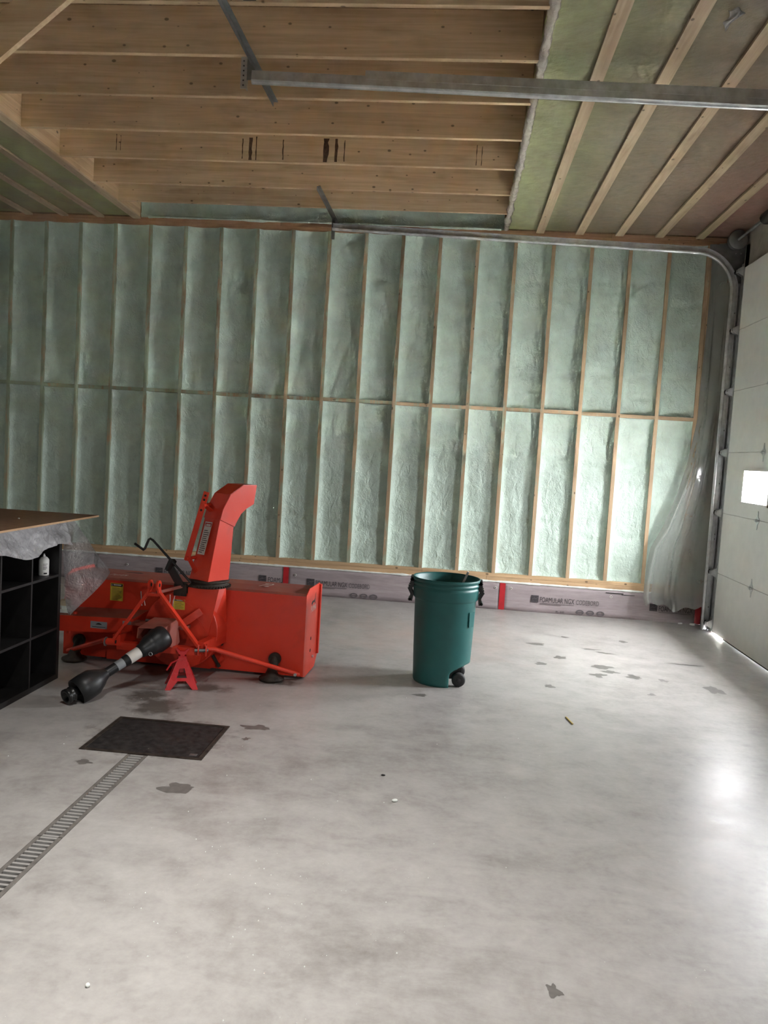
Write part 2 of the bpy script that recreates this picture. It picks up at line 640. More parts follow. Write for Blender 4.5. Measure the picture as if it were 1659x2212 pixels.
def text(body, mat, width, height, o, ax, ay, parent, name='lettering', local=False, thick=0.0006, label=None):
    """lettering as a flat mesh filling width x height at o (lower left corner)"""
    cu = bpy.data.curves.new('t', 'FONT')
    cu.body = body
    cu.size = 1.0
    cu.resolution_u = 3
    ob = bpy.data.objects.new('t', cu)
    col.objects.link(ob)
    dg = bpy.context.evaluated_depsgraph_get()
    me = bpy.data.meshes.new_from_object(ob.evaluated_get(dg))
    xs = [v.co.x for v in me.vertices]
    ys = [v.co.y for v in me.vertices]
    x0, x1, y0, y1 = min(xs), max(xs), min(ys), max(ys)
    o, ax, ay = Vector(o), Vector(ax), Vector(ay)
    nrm = ax.cross(ay).normalized() * thick
    b = B()
    pts = [o + ax * ((v.co.x - x0) / (x1 - x0) * width) + ay * ((v.co.y - y0) / (y1 - y0) * height) + nrm for v in me.vertices]
    b.raw(pts, [tuple(p.vertices) for p in me.polygons])
    bpy.data.objects.remove(ob)
    bpy.data.curves.remove(cu)
    bpy.data.meshes.remove(me)
    return b.build(name, mat, parent, local, label)


def nz(x, y, z=0.0):
    return noise.noise(Vector((x, y, z)))


# ================================================================== THE SETTING
XL, XR, YF, ZC = -3.0, 8.01, -11.6, 4.13       # left wall, right wall, wall behind the camera, joist bottoms
S = 0.4064                                     # stud spacing

# ---- floor, with the drain channel and the pit left open
FX = [XL - 0.2, 3.31, 3.582, 3.692, 3.98, XR + 0.25]
FY = [YF - 0.2, -7.6, -4.995, -4.45, 0.16]
bf = B()
for i in range(5):
    for j in range(4):
        x0, x1, y0, y1 = FX[i], FX[i + 1], FY[j], FY[j + 1]
        if j == 2 and 1 <= i <= 3:
            continue
        if j == 1 and i == 2:
            continue
        bf.raw([(x0, y0, 0), (x1, y0, 0), (x1, y1, 0), (x0, y1, 0)], [(0, 1, 2, 3)])
floor = struct(bf.build('floor', 'concrete'))
# wet marks where snow melted off, each a thin film of its own shape
for i, (x, y, rx, ry) in enumerate(STAINS):
    pts = []
    for k in range(26):
        a = 2 * PI * k / 26
        f = 0.85 + 0.75 * nz(math.cos(a) * 1.3 + i * 3.1, math.sin(a) * 1.3, i * 1.7) + 0.25 * nz(math.cos(a) * 4, math.sin(a) * 4, i * 2.9)
        f = max(0.25, f)
        pts.append((x + rx * f * math.cos(a), y + ry * f * math.sin(a), 0.0006))
    B().raw(pts, [tuple(range(26))]).build('wet_mark', 'wet', floor)
fd = B()
fd.box(3.575, 3.582, -7.6, -4.995, -0.09, -0.0005).box(3.692, 3.699, -7.6, -4.995, -0.09, -0.0005).box(3.575, 3.699, -7.6, -4.995, -0.1, -0.09)
fd.build('drain_channel', 'rust', floor)
fp = B()
fp.box(3.30, 3.31, -5.0, -4.44, -0.16, -0.0005).box(3.98, 3.99, -5.0, -4.44, -0.16, -0.0005).box(3.30, 3.99, -5.0, -4.44, -0.17, -0.16)
fp.box(3.30, 3.99, -4.45, -4.44, -0.16, -0.0005).box(3.30, 3.99, -5.0, -4.995, -0.16, -0.0005)
fp.build('pit_lining', 'rust', floor)

# ---- back wall: sheathing with studs, plates, blocking and foam as its pieces
bw = B().box(XL, XR + 0.2, 0.14, 0.16, 0, 4.6)
wall_back = struct(bw.build('wall_back', 'deck'))
ZB, ZM, ZT = 0.404, 2.215, 4.05
stud_mesh = B().box(-0.019, 0.019, 0, 0.14, ZB, ZT).mesh('stud', 'stud')
K0, K1 = -6, 19
for k in range(K0, K1 + 1):
    piece('stud', stud_mesh, wall_back, (k * S, 0.0 + 0.0015 * math.sin(k * 2.1), 0))
piece('stud', stud_mesh, wall_back, (K1 * S + 0.040, 0, 0))
piece('stud', stud_mesh, wall_back, (XR - 0.05, 0.0, 0))
block_mesh = B().box(0.019, S - 0.019, 0.0, 0.14, -0.019, 0.019).mesh('blocking', 'blocking')
for k in range(K0, K1):
    piece('blocking', block_mesh, wall_back, (k * S, 0.002 + 0.002 * math.sin(k * 3.3), ZM + 0.004 * math.sin(k * 5.1)))
for (z0, z1, y0) in ((ZB - 0.038, ZB, 0.0), (ZB - 0.090, ZB - 0.039, 0.004)):
    x = XL
    segs = [XL, 0.9, 3.15, 5.62 if y0 else 4.9, XR]
    for a, b_ in zip(segs, segs[1:]):
        B().box(a + 0.001, b_ - 0.001, y0, 0.14, z0, z1).build('bottom_plate', 'plate', wall_back)
for (z0, z1, segs) in ((ZT, ZT + 0.038, [XL, 2.1, 5.9, XR]), (ZT + 0.039, ZT + 0.077, [XL, 3.1, 6.7, XR])):
    for a, b_ in zip(segs, segs[1:]):
        B().box(a + 0.001, b_ - 0.001, 0.0 if z0 == ZT else -0.004, 0.14, z0, z1).build('top_plate', 'topplate', wall_back)


def foam_panel(w, h, seed, nx=16, nzv=72):
    """sprayed foam between two studs: hollow in the middle, climbing the studs at both sides"""
    def f(u, v):
        x, z = (u - 0.5) * w, v * h
        e = min(u, 1 - u) * w
        ez = min(v, 1 - v) * h
        d = 0.074
        d -= 0.050 * math.exp(-e / 0.026) + 0.030 * math.exp(-ez / 0.020)
        q = Vector((x * 4 + seed * 3.7, seed * 1.3, z * 1.7))
        d -= 0.018 * noise.noise(q) + 0.013 * noise.noise(q * 2.7) * (0.5 + 0.8 * nz(seed, z * 1.1))
        d -= 0.006 * noise.noise(Vector((x * 26 + seed, z * 17, seed)))
        # sagging ledges where one spraying pass met the next
        for zz in (0.28 + 0.06 * math.sin(seed * 2.7), 0.72 + 0.07 * math.sin(seed * 1.9)):
            dz = v - zz - 0.010 * math.sin(u * 7 + seed)
            d += 0.012 * math.exp(-(dz * h / 0.03) ** 2)
        wob = 0.004 * math.sin(z * 9 + seed) if 0.01 < u < 0.99 else 0
        return Vector((x + wob, max(0.004, d), z))
    return B().grid(f, nx, nzv)


fw_ = S - 0.038
lo_m = [foam_panel(fw_, ZM - 0.019 - ZB, 11.3 + i * 1.7).mesh('foam_panel', 'foam') for i in range(9)]
hi_m = [foam_panel(fw_, ZT - ZM - 0.019, 31.9 + i * 2.3).mesh('foam_panel', 'foam') for i in range(9)]
for k in range(K0, K1):
    piece('foam_panel', lo_m[(k * 4 + 27) % 9], wall_back, ((k + 0.5) * S, 0, ZB))
    piece('foam_panel', hi_m[(k * 5 + 33) % 9], wall_back, ((k + 0.5) * S, 0, ZM + 0.019))
B().box(K1 * S + 0.06, XR - 0.07, 0.05, 0.13, ZB, ZT).build('foam_panel', 'foam', wall_back)

# rigid foam boards along the foot of the wall
BT = ZB - 0.090
board_edges = [XL, 1.1, 3.362, 5.805, 7.926, XR]
boards = []
for a, b_ in zip(board_edges, board_edges[1:]):
    def bf_(u, v, a=a, b_=b_):
        x = a + 0.002 + (b_ - a - 0.004) * u
        return Vector((x, 0.003 + 0.003 * nz(x * 3, v * 4), BT * v * (0.985 + 0.012 * nz(x * 9, 1.2))))
    o = B().grid(bf_, max(2, int((b_ - a) * 16)), 6).build('foam_board', 'board', wall_back)
    solid(o, 0.05, -1.0)
    boards.append(o)
# foam squeezed out on top of the boards
def bead(u, v):
    x = XL + (XR - XL) * u
    an = PI * v
    r = 0.011 + 0.007 * nz(x * 8, 3.3) + 0.004 * nz(x * 27, 1)
    return Vector((x, 0.004 - r * 1.1 * math.sin(an), BT - 0.002 - r * math.cos(an)))
B().grid(bead, 420, 6).build('foam_bead', 'chip_white', wall_back)
# red seam tape
for xt in (3.362, 5.805, 7.926):
    B().box(xt - 0.031, xt + 0.031, -0.0045, -0.0015, 0.004, BT - 0.012).build('seam_tape', 'tape', wall_back)
# printing on the boards
YP = -0.0032
for bi, x0, tw, cut in ((2, 3.61, 0.615, 0), (3, 6.125, 0.64, 0), (3, 7.41, 0.36, 2), (1, 3.055, 0.17, 1), (1, 1.84, 0.62, 0)):
    bo = boards[bi]
    zl = 0.112
    lg = B().box(x0, x0 + 0.083, YP - 0.0006, YP, zl, zl + 0.078).build('logo_block', 'print', bo)
    B().prism([(0.006, 0.032), (0.03, 0.05), (0.05, 0.046), (0.078, 0.058), (0.078, 0.052), (0.05, 0.039), (0.03, 0.043), (0.006, 0.024)], (x0, YP - 0.0008, zl), (1, 0, 0), (0, 0, 1), (0, -0.0004, 0)).box(x0 + 0.006, x0 + 0.077, YP - 0.0012, YP - 0.0008, zl + 0.008, zl + 0.012).build('logo_lines', 'print_light', lg)
    if cut == 0:
        text('FOAMULAR NGX', 'print', tw * 0.585, 0.056, (x0 + 0.10, YP, zl + 0.008), (1, 0, 0), (0, 0, 1), bo)
        text('CODEBORD', 'print_light', tw * 0.385, 0.052, (x0 + 0.10 + tw * 0.615, YP, zl + 0.008), (1, 0, 0), (0, 0, 1), bo)
        B().box(x0 + 0.10, x0 + 0.10 + tw * 0.58, YP - 0.0006, YP, zl - 0.007, zl - 0.002).box(x0 + 0.10, x0 + 0.10 + tw * 0.36, YP - 0.0006, YP, zl - 0.019, zl - 0.015).build('print_rule', 'print_light', bo)
        for q in range(3):
            cx, cz = x0 + 0.54 + q * 0.112, 0.036
            rg = [(0.044 * math.cos(a_ * PI / 14), 0.028 * math.sin(a_ * PI / 14)) for a_ in range(0, 29)]
            rr = [(0.030 * math.cos(a_ * PI / 14), 0.017 * math.sin(a_ * PI / 14)) for a_ in range(28, -1, -1)]
            B().prism(rg + rr, (cx, YP - 0.0003, cz), (1, 0, 0), (0, 0, 1), (0, -0.0004, 0)).box(cx - 0.03, cx + 0.03, YP - 0.0007, YP - 0.0003, cz - 0.004, cz + 0.004).build('roundel_print', 'print_light', bo)
    elif cut == 1:
        text('FOAMU', 'print', tw, 0.056, (x0 + 0.105, YP, zl + 0.006), (1, 0, 0), (0, 0, 1), bo)
    else:
        text('FOAMULAR NGX', 'print', tw, 0.056, (x0 + 0.10, YP, zl + 0.004), (1, 0, 0), (0, 0, 1), bo)
        B().box(x0 + 0.10, x0 + 0.10 + tw * 0.95, YP - 0.0006, YP, zl - 0.012, zl - 0.007).build('print_rule', 'print_light', bo)
text('R-10', 'print', 0.09, 0.022, (6.405, YP, 0.012), (1, 0, 0), (0, 0, 1), boards[3])
# screw washers in the boards
wash = B().cyl((0, -0.004, 0), (0, 0.004, 0), 0.013, n=14).mesh('washer', 'decal_white')
for (x, z) in ((5.73, 0.245), (5.90, 0.25), (6.99, 0.235), (3.47, 0.22), (4.9, 0.23), (1.5, 0.2)):
    piece('washer', wash, wall_back, (x, 0, z))
    B().cyl((x, -0.0065, z), (x, -0.004, z), 0.006, n=10).build('screw', 'ink', wall_back)
B().box(7.10, 7.24, -0.004, 0.0, 0.262, 0.267).box(6.93, 7.12, -0.004, 0.0, 0.272, 0.280).build('board_crack', 'ink', wall_back)

# ---- side walls out of view
wl = struct(B().box(XL - 0.2, XL, YF, 0.16, 0, 4.6).build('wall_left', 'wallfar'))
struct(B().box(XL, XR + 0.2, YF - 0.15, YF, 0, 4.6).build('wall_front', 'wallfar'))

# ---- right wall with two door openings
D1 = (-0.42, -3.66)
D2 = (-6.92, -10.16)
DH = 3.70
b = B()
ys = [0.16, D1[0], D1[1], D2[0], D2[1], YF]
for i in (0, 2, 4):
    b.box(XR, XR + 0.2, ys[i + 1], ys[i], 0, 4.6)
for d in (D1, D2):
    b.box(XR, XR + 0.2, d[1], d[0], DH, 4.6)
wall_right = struct(b.build('wall_right', 'wallfar'))
for (y0, y1, z0, z1, n_) in ((-0.42, -0.30, 0, 3.98, 'jamb_board'), (-3.78, -3.66, 0, 3.98, 'jamb_board'), (-3.78, -0.30, 3.70, 4.12, 'header_board')):
    B().box(XR - 0.012, XR, y0, y1, z0, z1).build(n_, 'wrap', wall_right)


def overhead_door(name, yc, windows):
    y1, y0 = yc + 1.68, yc - 1.68
    xi, xo = 7.957, 8.003
    root = struct(B().box(xi + 0.004, xo - 0.004, y0 + 0.002, y1 - 0.40 if name == 'door_1' else y1, 0.004, 0.016).build(name, 'rubber'))
    PH = 0.62
    for i in range(6):
        z0, z1 = 0.0145 + i * PH, (i + 1) * PH + 0.0095
        if i == 0:
            z0 = 0.018
        pb = B()
        if i == 2:
            zz0, zz1 = WZ - WH / 2, WZ + WH / 2
            yy = [y0]
            for w in sorted(windows):
                yy += [w - WW / 2, w + WW / 2]
            yy.append(y1)
            for a in range(0, len(yy), 2):
                pb.box(xi, xo, yy[a], yy[a + 1], z0, z1)
            for a in range(1, len(yy) - 1, 2):
                pb.box(xi, xo, yy[a], yy[a + 1], z0, zz0)
                pb.box(xi, xo, yy[a], yy[a + 1], zz1, z1)
        else:
            pb.box(xi, xo, y0, y1, z0, z1)
        if i < 5:
            pb.box(xi + 0.012, xo - 0.012, y0, y1, z1 - 0.001, z1 + 0.008)
        po = pb.build('door_panel', 'white', root)
        if i == 2:
            for w in windows:
                t = 0.016
                a0, a1 = w - WW / 2, w + WW / 2
                zz0, zz1 = WZ - WH / 2, WZ + WH / 2
                fb = B()
                for (p0, p1, q0, q1) in ((a0 - t, a1 + t, zz1 - 0.004, zz1 + t), (a0 - t, a1 + t, zz0 - t, zz0 + 0.004), (a0 - t, a0 + 0.004, zz0 - t, zz1 + t), (a1 - 0.004, a1 + t, zz0 - t, zz1 + t)):
                    fb.box(xi - 0.012, xi + 0.004, p0, p1, q0, q1)
                    fb.box(xo - 0.004, xo + 0.03, p0, p1, q0, q1)
                fb.build('window_frame', 'white', po)
                B().box(xi + 0.015, xi + 0.018, a0, a1, zz0, zz1).build('pane', 'glass', po)
                B().box(xo + 0.002, xo + 0.005, a0, a1, zz0, zz1).build('pane', 'glass', po)
        for (e0, e1) in ((y1 - 0.085, y1 + 0.001), (y0 - 0.001, y0 + 0.085)):
            B().box(xi - 0.0025, xi + 0.01, e0, e1, z0, z1).build('end_stile', 'galv', po)
    return root


def centre_hinge():
    """butterfly hinge: long pointed leaves above and below a knuckle"""
    b = B()
    poly = [(-0.006, 0.085), (0.006, 0.085), (0.016, 0.035), (0.045, 0.012), (0.045, -0.012), (0.016, -0.035), (0.006, -0.085), (-0.006, -0.085), (-0.016, -0.035), (-0.045, -0.012), (-0.045, 0.012), (-0.016, 0.035)]
    b.prism(poly, (0, 0, 0), (0, 1, 0), (0, 0, 1), (-0.004, 0, 0))
    b.cyl((-0.010, -0.045, 0), (-0.010, 0.045, 0), 0.008, n=12)
    b.box(-0.024, -0.004, -0.012, 0.012, -0.012, 0.012)
    return b.mesh('hinge', 'galv')


def end_hinge():
    """roller hinge at the door's edge"""
    b = B()
    b.prism([(-0.03, 0.075), (0.03, 0.075), (0.03, -0.075), (-0.03, -0.075)], (0, 0, 0), (0, 1, 0), (0, 0, 1), (-0.004, 0, 0))
    b.prism([(0, 0.05), (-0.055, 0.016), (-0.055, -0.016), (0, -0.05)], (-0.003, 0.024, 0), (1, 0, 0), (0, 0, 1), (0, 0.004, 0))
    b.prism([(0, 0.05), (-0.055, 0.016), (-0.055, -0.016), (0, -0.05)], (-0.003, -0.028, 0), (1, 0, 0), (0, 0, 1), (0, 0.004, 0))
    b.cyl((-0.042, -0.03, 0), (-0.042, 0.075, 0), 0.009, n=12)
    return b.mesh('roller_hinge', 'galv')


hm, em = centre_hinge(), end_hinge()
wheel_m = B().lathe([(0.0, 0.0), (0.022, 0.0), (0.024, 0.006), (0.024, 0.02), (0.020, 0.026), (0.0, 0.026)], (0, 0, 0), 18, (0, 1, 0)).mesh('roller', 'black')
door_1 = overhead_door('door_1', -2.04, DOOR1_WINDOWS)
for i in range(1, 7):
    z = i * 0.62 + 0.010 if i < 6 else 3.70
    if i < 6:
        for y in (-1.41, -2.67):
            piece('hinge', hm, door_1, (7.957, y, z))
    piece('roller_hinge', em, door_1, (7.9545, -0.395, z))
    piece('roller', wheel_m, door_1, (7.912, -0.345, z))
piece('roller_hinge', em, door_1, (7.9545, -0.395, 0.09))
piece('roller', wheel_m, door_1, (7.912, -0.345, 0.09))
door_2 = overhead_door('door_2', -8.54, DOOR2_WINDOWS)
# outside yard
struct(B().raw([(8.22, -40, -0.04), (60, -40, -0.04), (60, 30, -0.04), (8.22, 30, -0.04)], [(0, 1, 2, 3)]).build('ground', 'ground'))
struct(B().raw([(-30, -60, -0.04), (8.22, -60, -0.04), (8.22, YF - 0.2, -0.04), (-30, YF - 0.2, -0.04)], [(0, 1, 2, 3)]).build('ground', 'ground'))

# ---- ceiling
XO0, XO1 = 1.50, 5.56          # the part still open to the joists
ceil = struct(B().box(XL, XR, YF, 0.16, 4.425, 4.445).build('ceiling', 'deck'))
joist_ys = [-6.23, -5.62, -5.01, -4.40, -3.79, -3.175, -2.52, -1.875, -1.19, -0.60]
joist_mesh = B().box(0.0, XO1 - XO0 - 0.004, 0.0, 0.038, ZC, 4.424).mesh('joist', 'joist')
for i, y in enumerate(joist_ys):
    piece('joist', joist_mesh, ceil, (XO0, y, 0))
# lumber-yard stamp on the nearest joist in view
text('KRVE', 'ink', 0.42, 0.075, (3.50, -4.4012, 4.136), (1, 0, 0), (0, 0, 1), ceil, name='stamp')
# glue and water marks on the fourth joist
jy = joist_ys[7]
mk = B()
for (x, w, z0, z1) in ((3.30, 0.012, 4.15, 4.32), (3.36, 0.04, 4.14, 4.33), (3.42, 0.014, 4.14, 4.34), (3.66, 0.012, 4.15, 4.32), (4.02, 0.055, 4.14, 4.34), (4.12, 0.03, 4.145, 4.34), (4.20, 0.010, 4.15, 4.33), (2.16, 0.008, 4.19, 4.33), (2.20, 0.005, 4.19, 4.32), (5.2, 0.008, 4.15, 4.32), (5.245, 0.008, 4.15, 4.31)):
    nn = 6
    x = x - 0.14 if x < 5 else x
    L = [(x + 0.006 * nz(x * 5, q * 1.7), z0 + (z1 - z0) * q / nn) for q in range(nn + 1)]
    R = [(x + w * (0.8 + 0.5 * nz(x * 3 + 4, q * 2.1)), z0 + (z1 - z0) * q / nn) for q in range(nn, -1, -1)]
    mk.prism(L + R, (0, jy - 0.0002, 0), (1, 0, 0), (0, 0, 1), (0, -0.0006, 0))
mk.build('dark_mark', plain('water_mark', (0.10, 0.055, 0.03), 0.7, var=0.4, vscale=40), ceil)
# trimmer on the left of the opening, foam above the wall plates
B().box(XO0 - 0.045, XO0, joist_ys[0], 0.0, ZC, 4.424).build('trimmer', 'header', ceil)
def rim(u, v):
    x = XO0 + (XO1 - XO0 - 0.01) * u
    z = 4.125 + 0.30 * v
    y = 0.03 - 0.018 * nz(x * 5, z * 9) - 0.008 * nz(x * 21, z * 23) - 0.02 * math.exp(-((v - 0.12) / 0.08) ** 2)
    return Vector((x, y, z))
B().grid(rim, 220, 14).build('rim_foam', 'foam', ceil)
def lip(u, v):
    x = XO0 + 0.1 + (XO1 - XO0 - 0.14) * u
    an = PI * v
    r = max(0.004, 0.014 + 0.012 * nz(x * 3, 7.7) + 0.005 * nz(x * 14, 2))
    return Vector((x, 0.0 - r * 1.6 * math.sin(an), 4.136 - r * math.cos(an)))
B().grid(lip, 220, 6).build('foam_bead', 'foam', ceil)
# insulation and film either side
B().box(XO1 + 0.015, XR - 0.01, YF, -0.005, ZC + 0.012, 4.42).build('insulation', 'batt', ceil)
B().box(XL + 0.01, XO0 - 0.06, YF, -0.005, ZC + 0.012, 4.42).build('insulation', 'batt_left', ceil)
B().box(XO0 - 0.06, XO1 + 0.015, YF, joist_ys[0] - 0.02, ZC + 0.012, 4.42).build('insulation', 'batt_left', ceil)


def film_patch(x0, x1, y0, y1, nx, ny, sag):
    def f(u, v):
        x, y = x0 + (x1 - x0) * u, y0 + (y1 - y0) * v
        s = sag * (0.5 + nz(x * 1.8, y * 1.3)) + sag * 0.5 * nz(x * 6, y * 3.7)
        # pulled tight at every strap
        k = abs(math.sin(PI * (x - 5.935) / 0.4175))
        return Vector((x, y, ZC + 0.004 - max(0.0, s) * k))
    return B().grid(f, nx, ny)


film_patch(XO1, XR - 0.012, YF + 0.01, -0.006, 48, 120, 0.018).build('vapour_barrier', 'film_ceiling', ceil)
film_patch(XL + 0.01, XO0 - 0.02, YF + 0.01, -0.006, 40, 80, 0.018).build('vapour_barrier', 'film_ceiling', ceil)
def edge(u, v):
    y = -6.3 + 6.29 * u
    an = PI * (1.15 * v - 0.15)
    r = 0.024 + 0.012 * nz(y * 5, 3.1) + 0.007 * nz(y * 17, v * 4)
    return Vector((XO1 + 0.012 - r * 1.25 * math.cos(an), y, ZC + 0.012 - r * math.sin(an)))
B().grid(edge, 260, 10).build('film_edge', 'film_edge', ceil)
strap_m = B().box(-0.042, 0.042, -6.4, -0.004, ZC - 0.021, ZC - 0.001).mesh('strap', 'strap')
strap_m2 = B().box(-0.042, 0.042, -5.2, 0, ZC - 0.021, ZC - 0.001).mesh('strap', 'strap')
for i in range(5):
    piece('strap', strap_m, ceil, (5.935 + 0.4175 * i, 0, 0))
    piece('strap', strap_m2, ceil, (5.935 + 0.4175 * i, -6.405, 0))
for i in range(10):
    piece('strap', strap_m, ceil, (1.463 - 0.42 * i, 0, 0))
    piece('strap', strap_m2, ceil, (1.463 - 0.42 * i, -6.405, 0))
for i in range(9):
    piece('strap', strap_m2, ceil, (1.463 + 0.4175 * (i + 1) * 1.07, -6.405, 0))

# ================================================================== OVERHEAD DOOR HARDWARE
def track_path():
    pts = [(7.908, 0.012), (7.908, 1.2), (7.908, 2.4), (7.908, 3.50)]
    cx, cz, r = 7.51, 3.50, 0.398
    for i in range(1, 13):
        a = (PI / 2 - 0.0275) * i / 12
        pts.append((cx + r * math.cos(a), cz + r * math.sin(a) + 0.012 * i / 12))
    pts += [(5.6, 3.962), (3.735, 4.013)]
    return pts


def sweep(pts, y, prof):
    n = len(prof)
    v_, f_ = [], []
    for i, (x, z) in enumerate(pts):
        a, b_ = pts[max(i - 1, 0)], pts[min(i + 1, len(pts) - 1)]
        t = Vector((b_[0] - a[0], b_[1] - a[1])).normalized()
        nx, nzz = -t.y, t.x          # towards the inside of the bend
        for (p, q) in prof:
            v_.append((x + nx * p, y + q, z + nzz * p))
    for i in range(len(pts) - 1):
        for k in range(n - 1):
            f_.append((i * n + k, i * n + k + 1, (i + 1) * n + k + 1, (i + 1) * n + k))
    return B().raw(v_, f_)


def track_profile(sg):
    return [(-0.036, -0.034 * sg), (-0.036, 0.0), (0.020, 0.0), (0.030, -0.004 * sg), (0.037, -0.012 * sg), (0.039, -0.022 * sg), (0.036, -0.034 * sg), (0.028, -0.042 * sg), (0.019, -0.044 * sg), (0.012, -0.040 * sg)]


def punched_angle(a, b, parent, name, w=0.034, holes=True, mat='galv', upv=(0, 0, 1)):
    """perforated angle iron from a to b"""
    a, b = Vector(a), Vector(b)
    t = (b - a).normalized()
    side = t.cross(Vector(upv))
    side.normalize()
    u = side.cross(t)
    bb = B()
    bb.beam(a + u * 0.0015, b + u * 0.0015, w, 0.003, upv)
    bb.beam(a + side * (w / 2) + u * w / 2, b + side * (w / 2) + u * w / 2, 0.003, w, upv)
    o = bb.build(name, mat, parent)
    if holes:
        L = (b - a).length
        hb = B()
        k = 0.02
        while k < L - 0.01:
            c = a + t * k - u * 0.0004
            hb.cyl(c, c - u * 0.0006, 0.006, n=8)
            k += 0.034
        hb.build('bolt_holes', 'hole', o)
    return o


tr = thing('door_track', 'galvanised door track along the foamed wall, bending down beside the white door', 'track', (7.9, -0.30, 0))
tr['group'] = 'overhead door tracks'
path = track_path()
solid(sweep(path, -0.30, track_profile(1)).build('rail', 'galv', tr), 0.0025)
# strip that joins the upright track to the wall
B().box(7.925, 7.998, -0.300, -0.296, 0.05, 3.60).box(7.994, 7.998, -0.356, -0.296, 0.05, 3.60).build('mounting_angle', 'galv', tr)
B().prism([(7.995, 3.44), (7.93, 3.44), (7.935, 3.50), (7.90, 3.66), (7.80, 3.83), (7.64, 3.925), (7.64, 3.985), (7.995, 3.985)], (0, -0.292, 0), (1, 0, 0), (0, 0, 1), (0, 0.003, 0)).build('flag_bracket', 'galv_dark', tr)
for (x, z) in ((7.90, 3.90), (7.95, 3.90)):
    B().cyl((x, -0.300, z), (x, -0.291, z), 0.008, n=10).build('bolt', 'galv', tr)
B().cyl((7.908, -0.2985, 0.62), (7.908, -0.2995, 0.62), 0.004).build('rivet', 'galv_dark', tr)
for z in (0.25, 0.97, 1.02, 1.55, 2.1, 2.75, 3.3):
    for dx in (-0.012, 0.035):
        B().cyl((7.905 + dx, -0.3035, z), (7.905 + dx, -0.3012, z), 0.008, n=10).build('rivet', 'galv_dark', tr)
punched_angle((3.748, -1.30, ZC - 0.012), (3.748, -0.02, ZC - 0.012), tr, 'hanger_bar', 0.034, False, 'galv_dark', (0, 0, -1))
B().box(3.725, 3.757, -0.294, -0.290, 3.89, 4.12).box(3.725, 3.728, -0.33, -0.29, 3.89, 4.12).build('hanger_strap', 'galv_dark', tr)

tr2 = thing('door_track', 'galvanised door track crossing under the open joists, hung from a punched angle', 'track', (7.9, -3.76, 0))
tr2['group'] = 'overhead door tracks'
solid(sweep(path, -3.76, track_profile(-1)).build('rail', 'galv', tr2), 0.0025)
p2 = [(4.47, 3.992 + 0.043), (5.6, 3.962 + 0.043), (7.3, 3.918 + 0.043)]
ab = B()
for a, b_ in zip(p2, p2[1:]):
    ab.beam((a[0], -3.763, a[1]), (b_[0], -3.763, b_[1]), 0.004, 0.052)
    ab.beam((a[0], -3.745, a[1] + 0.025), (b_[0], -3.745, b_[1] + 0.025), 0.036, 0.004)
ab.build('stiffening_angle', 'galv', tr2)
B().box(7.925, 7.998, -3.764, -3.760, 0.05, 3.60).build('mounting_angle', 'galv', tr2)
# perforated hanger: upright angle with its holes towards the room, and the bar under the joists
hb = B().box(3.665, 3.701, -3.762, -3.758, 3.935, 4.30).box(3.701, 3.704, -3.762, -3.725, 3.935, 4.30)
ho = hb.build('hanger_strap', 'galv', tr2)
hh = B()
for i in range(12):
    hh.cyl((3.684, -3.7634, 3.955 + i * 0.030), (3.684, -3.762, 3.955 + i * 0.030), 0.0055, n=8)
hh.build('bolt_holes', 'hole', ho)
B().prism([(3.704, 4.13), (3.704, 3.99), (3.80, 3.99)], (0, -3.757, 0), (1, 0, 0), (0, 0, 1), (0, 0.003, 0)).build('gusset', 'galv_dark', tr2)
punched_angle((3.748, -4.62, ZC - 0.012), (3.748, -3.13, ZC - 0.012), tr2, 'hanger_bar', 0.034, False, 'galv_dark', (0, 0, -1))

ts = thing('torsion_spring', 'black torsion spring and cable drum on the shaft above the white door', 'spring', (7.90, -2.0, 4.0))
SX, SZ = 7.885, 4.015
B().cyl((SX, -0.26, SZ), (SX, -3.8, SZ), 0.0127, n=14).build('shaft', 'galv', ts)
dp = [(0.014, 0.0), (0.092, 0.0), (0.098, 0.006), (0.090, 0.012)]
for i in range(4):
    dp += [(0.080 - 0.001 * i, 0.016 + i * 0.016), (0.073, 0.024 + i * 0.016)]
dp += [(0.086, 0.082), (0.086, 0.090), (0.014, 0.090)]
for y in (-0.40, -3.72):
    B().lathe(dp, (SX, y, SZ), 32, (0, 1, 0)).build('cable_drum', 'galv_dark', ts)
for y in (-0.285, -3.775):
    B().prism([(-0.03, 0.03), (0.10, 0.03), (0.10, -0.06), (0.03, -0.06)], (SX, y, SZ), (1, 0, 0), (0, 0, 1), (0, 0.004, 0)).build('bearing_plate', 'galv_dark', ts)
coil = []
for i in range(0, 60 * 10 + 1):
    a = 2 * PI * i / 10
    coil.append((SX + 0.052 * math.cos(a), -1.12 - 0.82 * i / 600, SZ + 0.052 * math.sin(a)))
B().tube(coil, 0.0066, 6).build('spring_coil', 'black_paint', ts)
for y in (-1.13, -1.93):
    B().cyl((SX, y + 0.03, SZ), (SX, y - 0.03, SZ), 0.042, 0.048, n=20).build('spring_cone', 'galv_dark', ts)
B().box(SX - 0.02, 7.985, -1.96, -1.95, SZ - 0.06, SZ + 0.05).build('centre_bracket', 'galv_dark', ts)

# added fill lights, out of view, one above the camera and one further left
def fill_light(x, y, energy, spread):
    cl = B().box(x - 0.08, x + 0.08, y - 0.7, y + 0.7, ZC - 0.06, ZC - 0.022).build('fill_housing', 'white', ceil)
    l = bpy.data.lights.new('fill_light', 'AREA')
    l.shape = 'RECTANGLE'
    l.size, l.size_y = 0.12, 1.3
    l.energy = energy
    l.color = (1.0, 0.98, 0.95)
    l.spread = math.radians(spread)
    o = bpy.data.objects.new('fill_light', l)
    o.location = (x, y, ZC - 0.072)
    o.parent = cl
    col.objects.link(o)


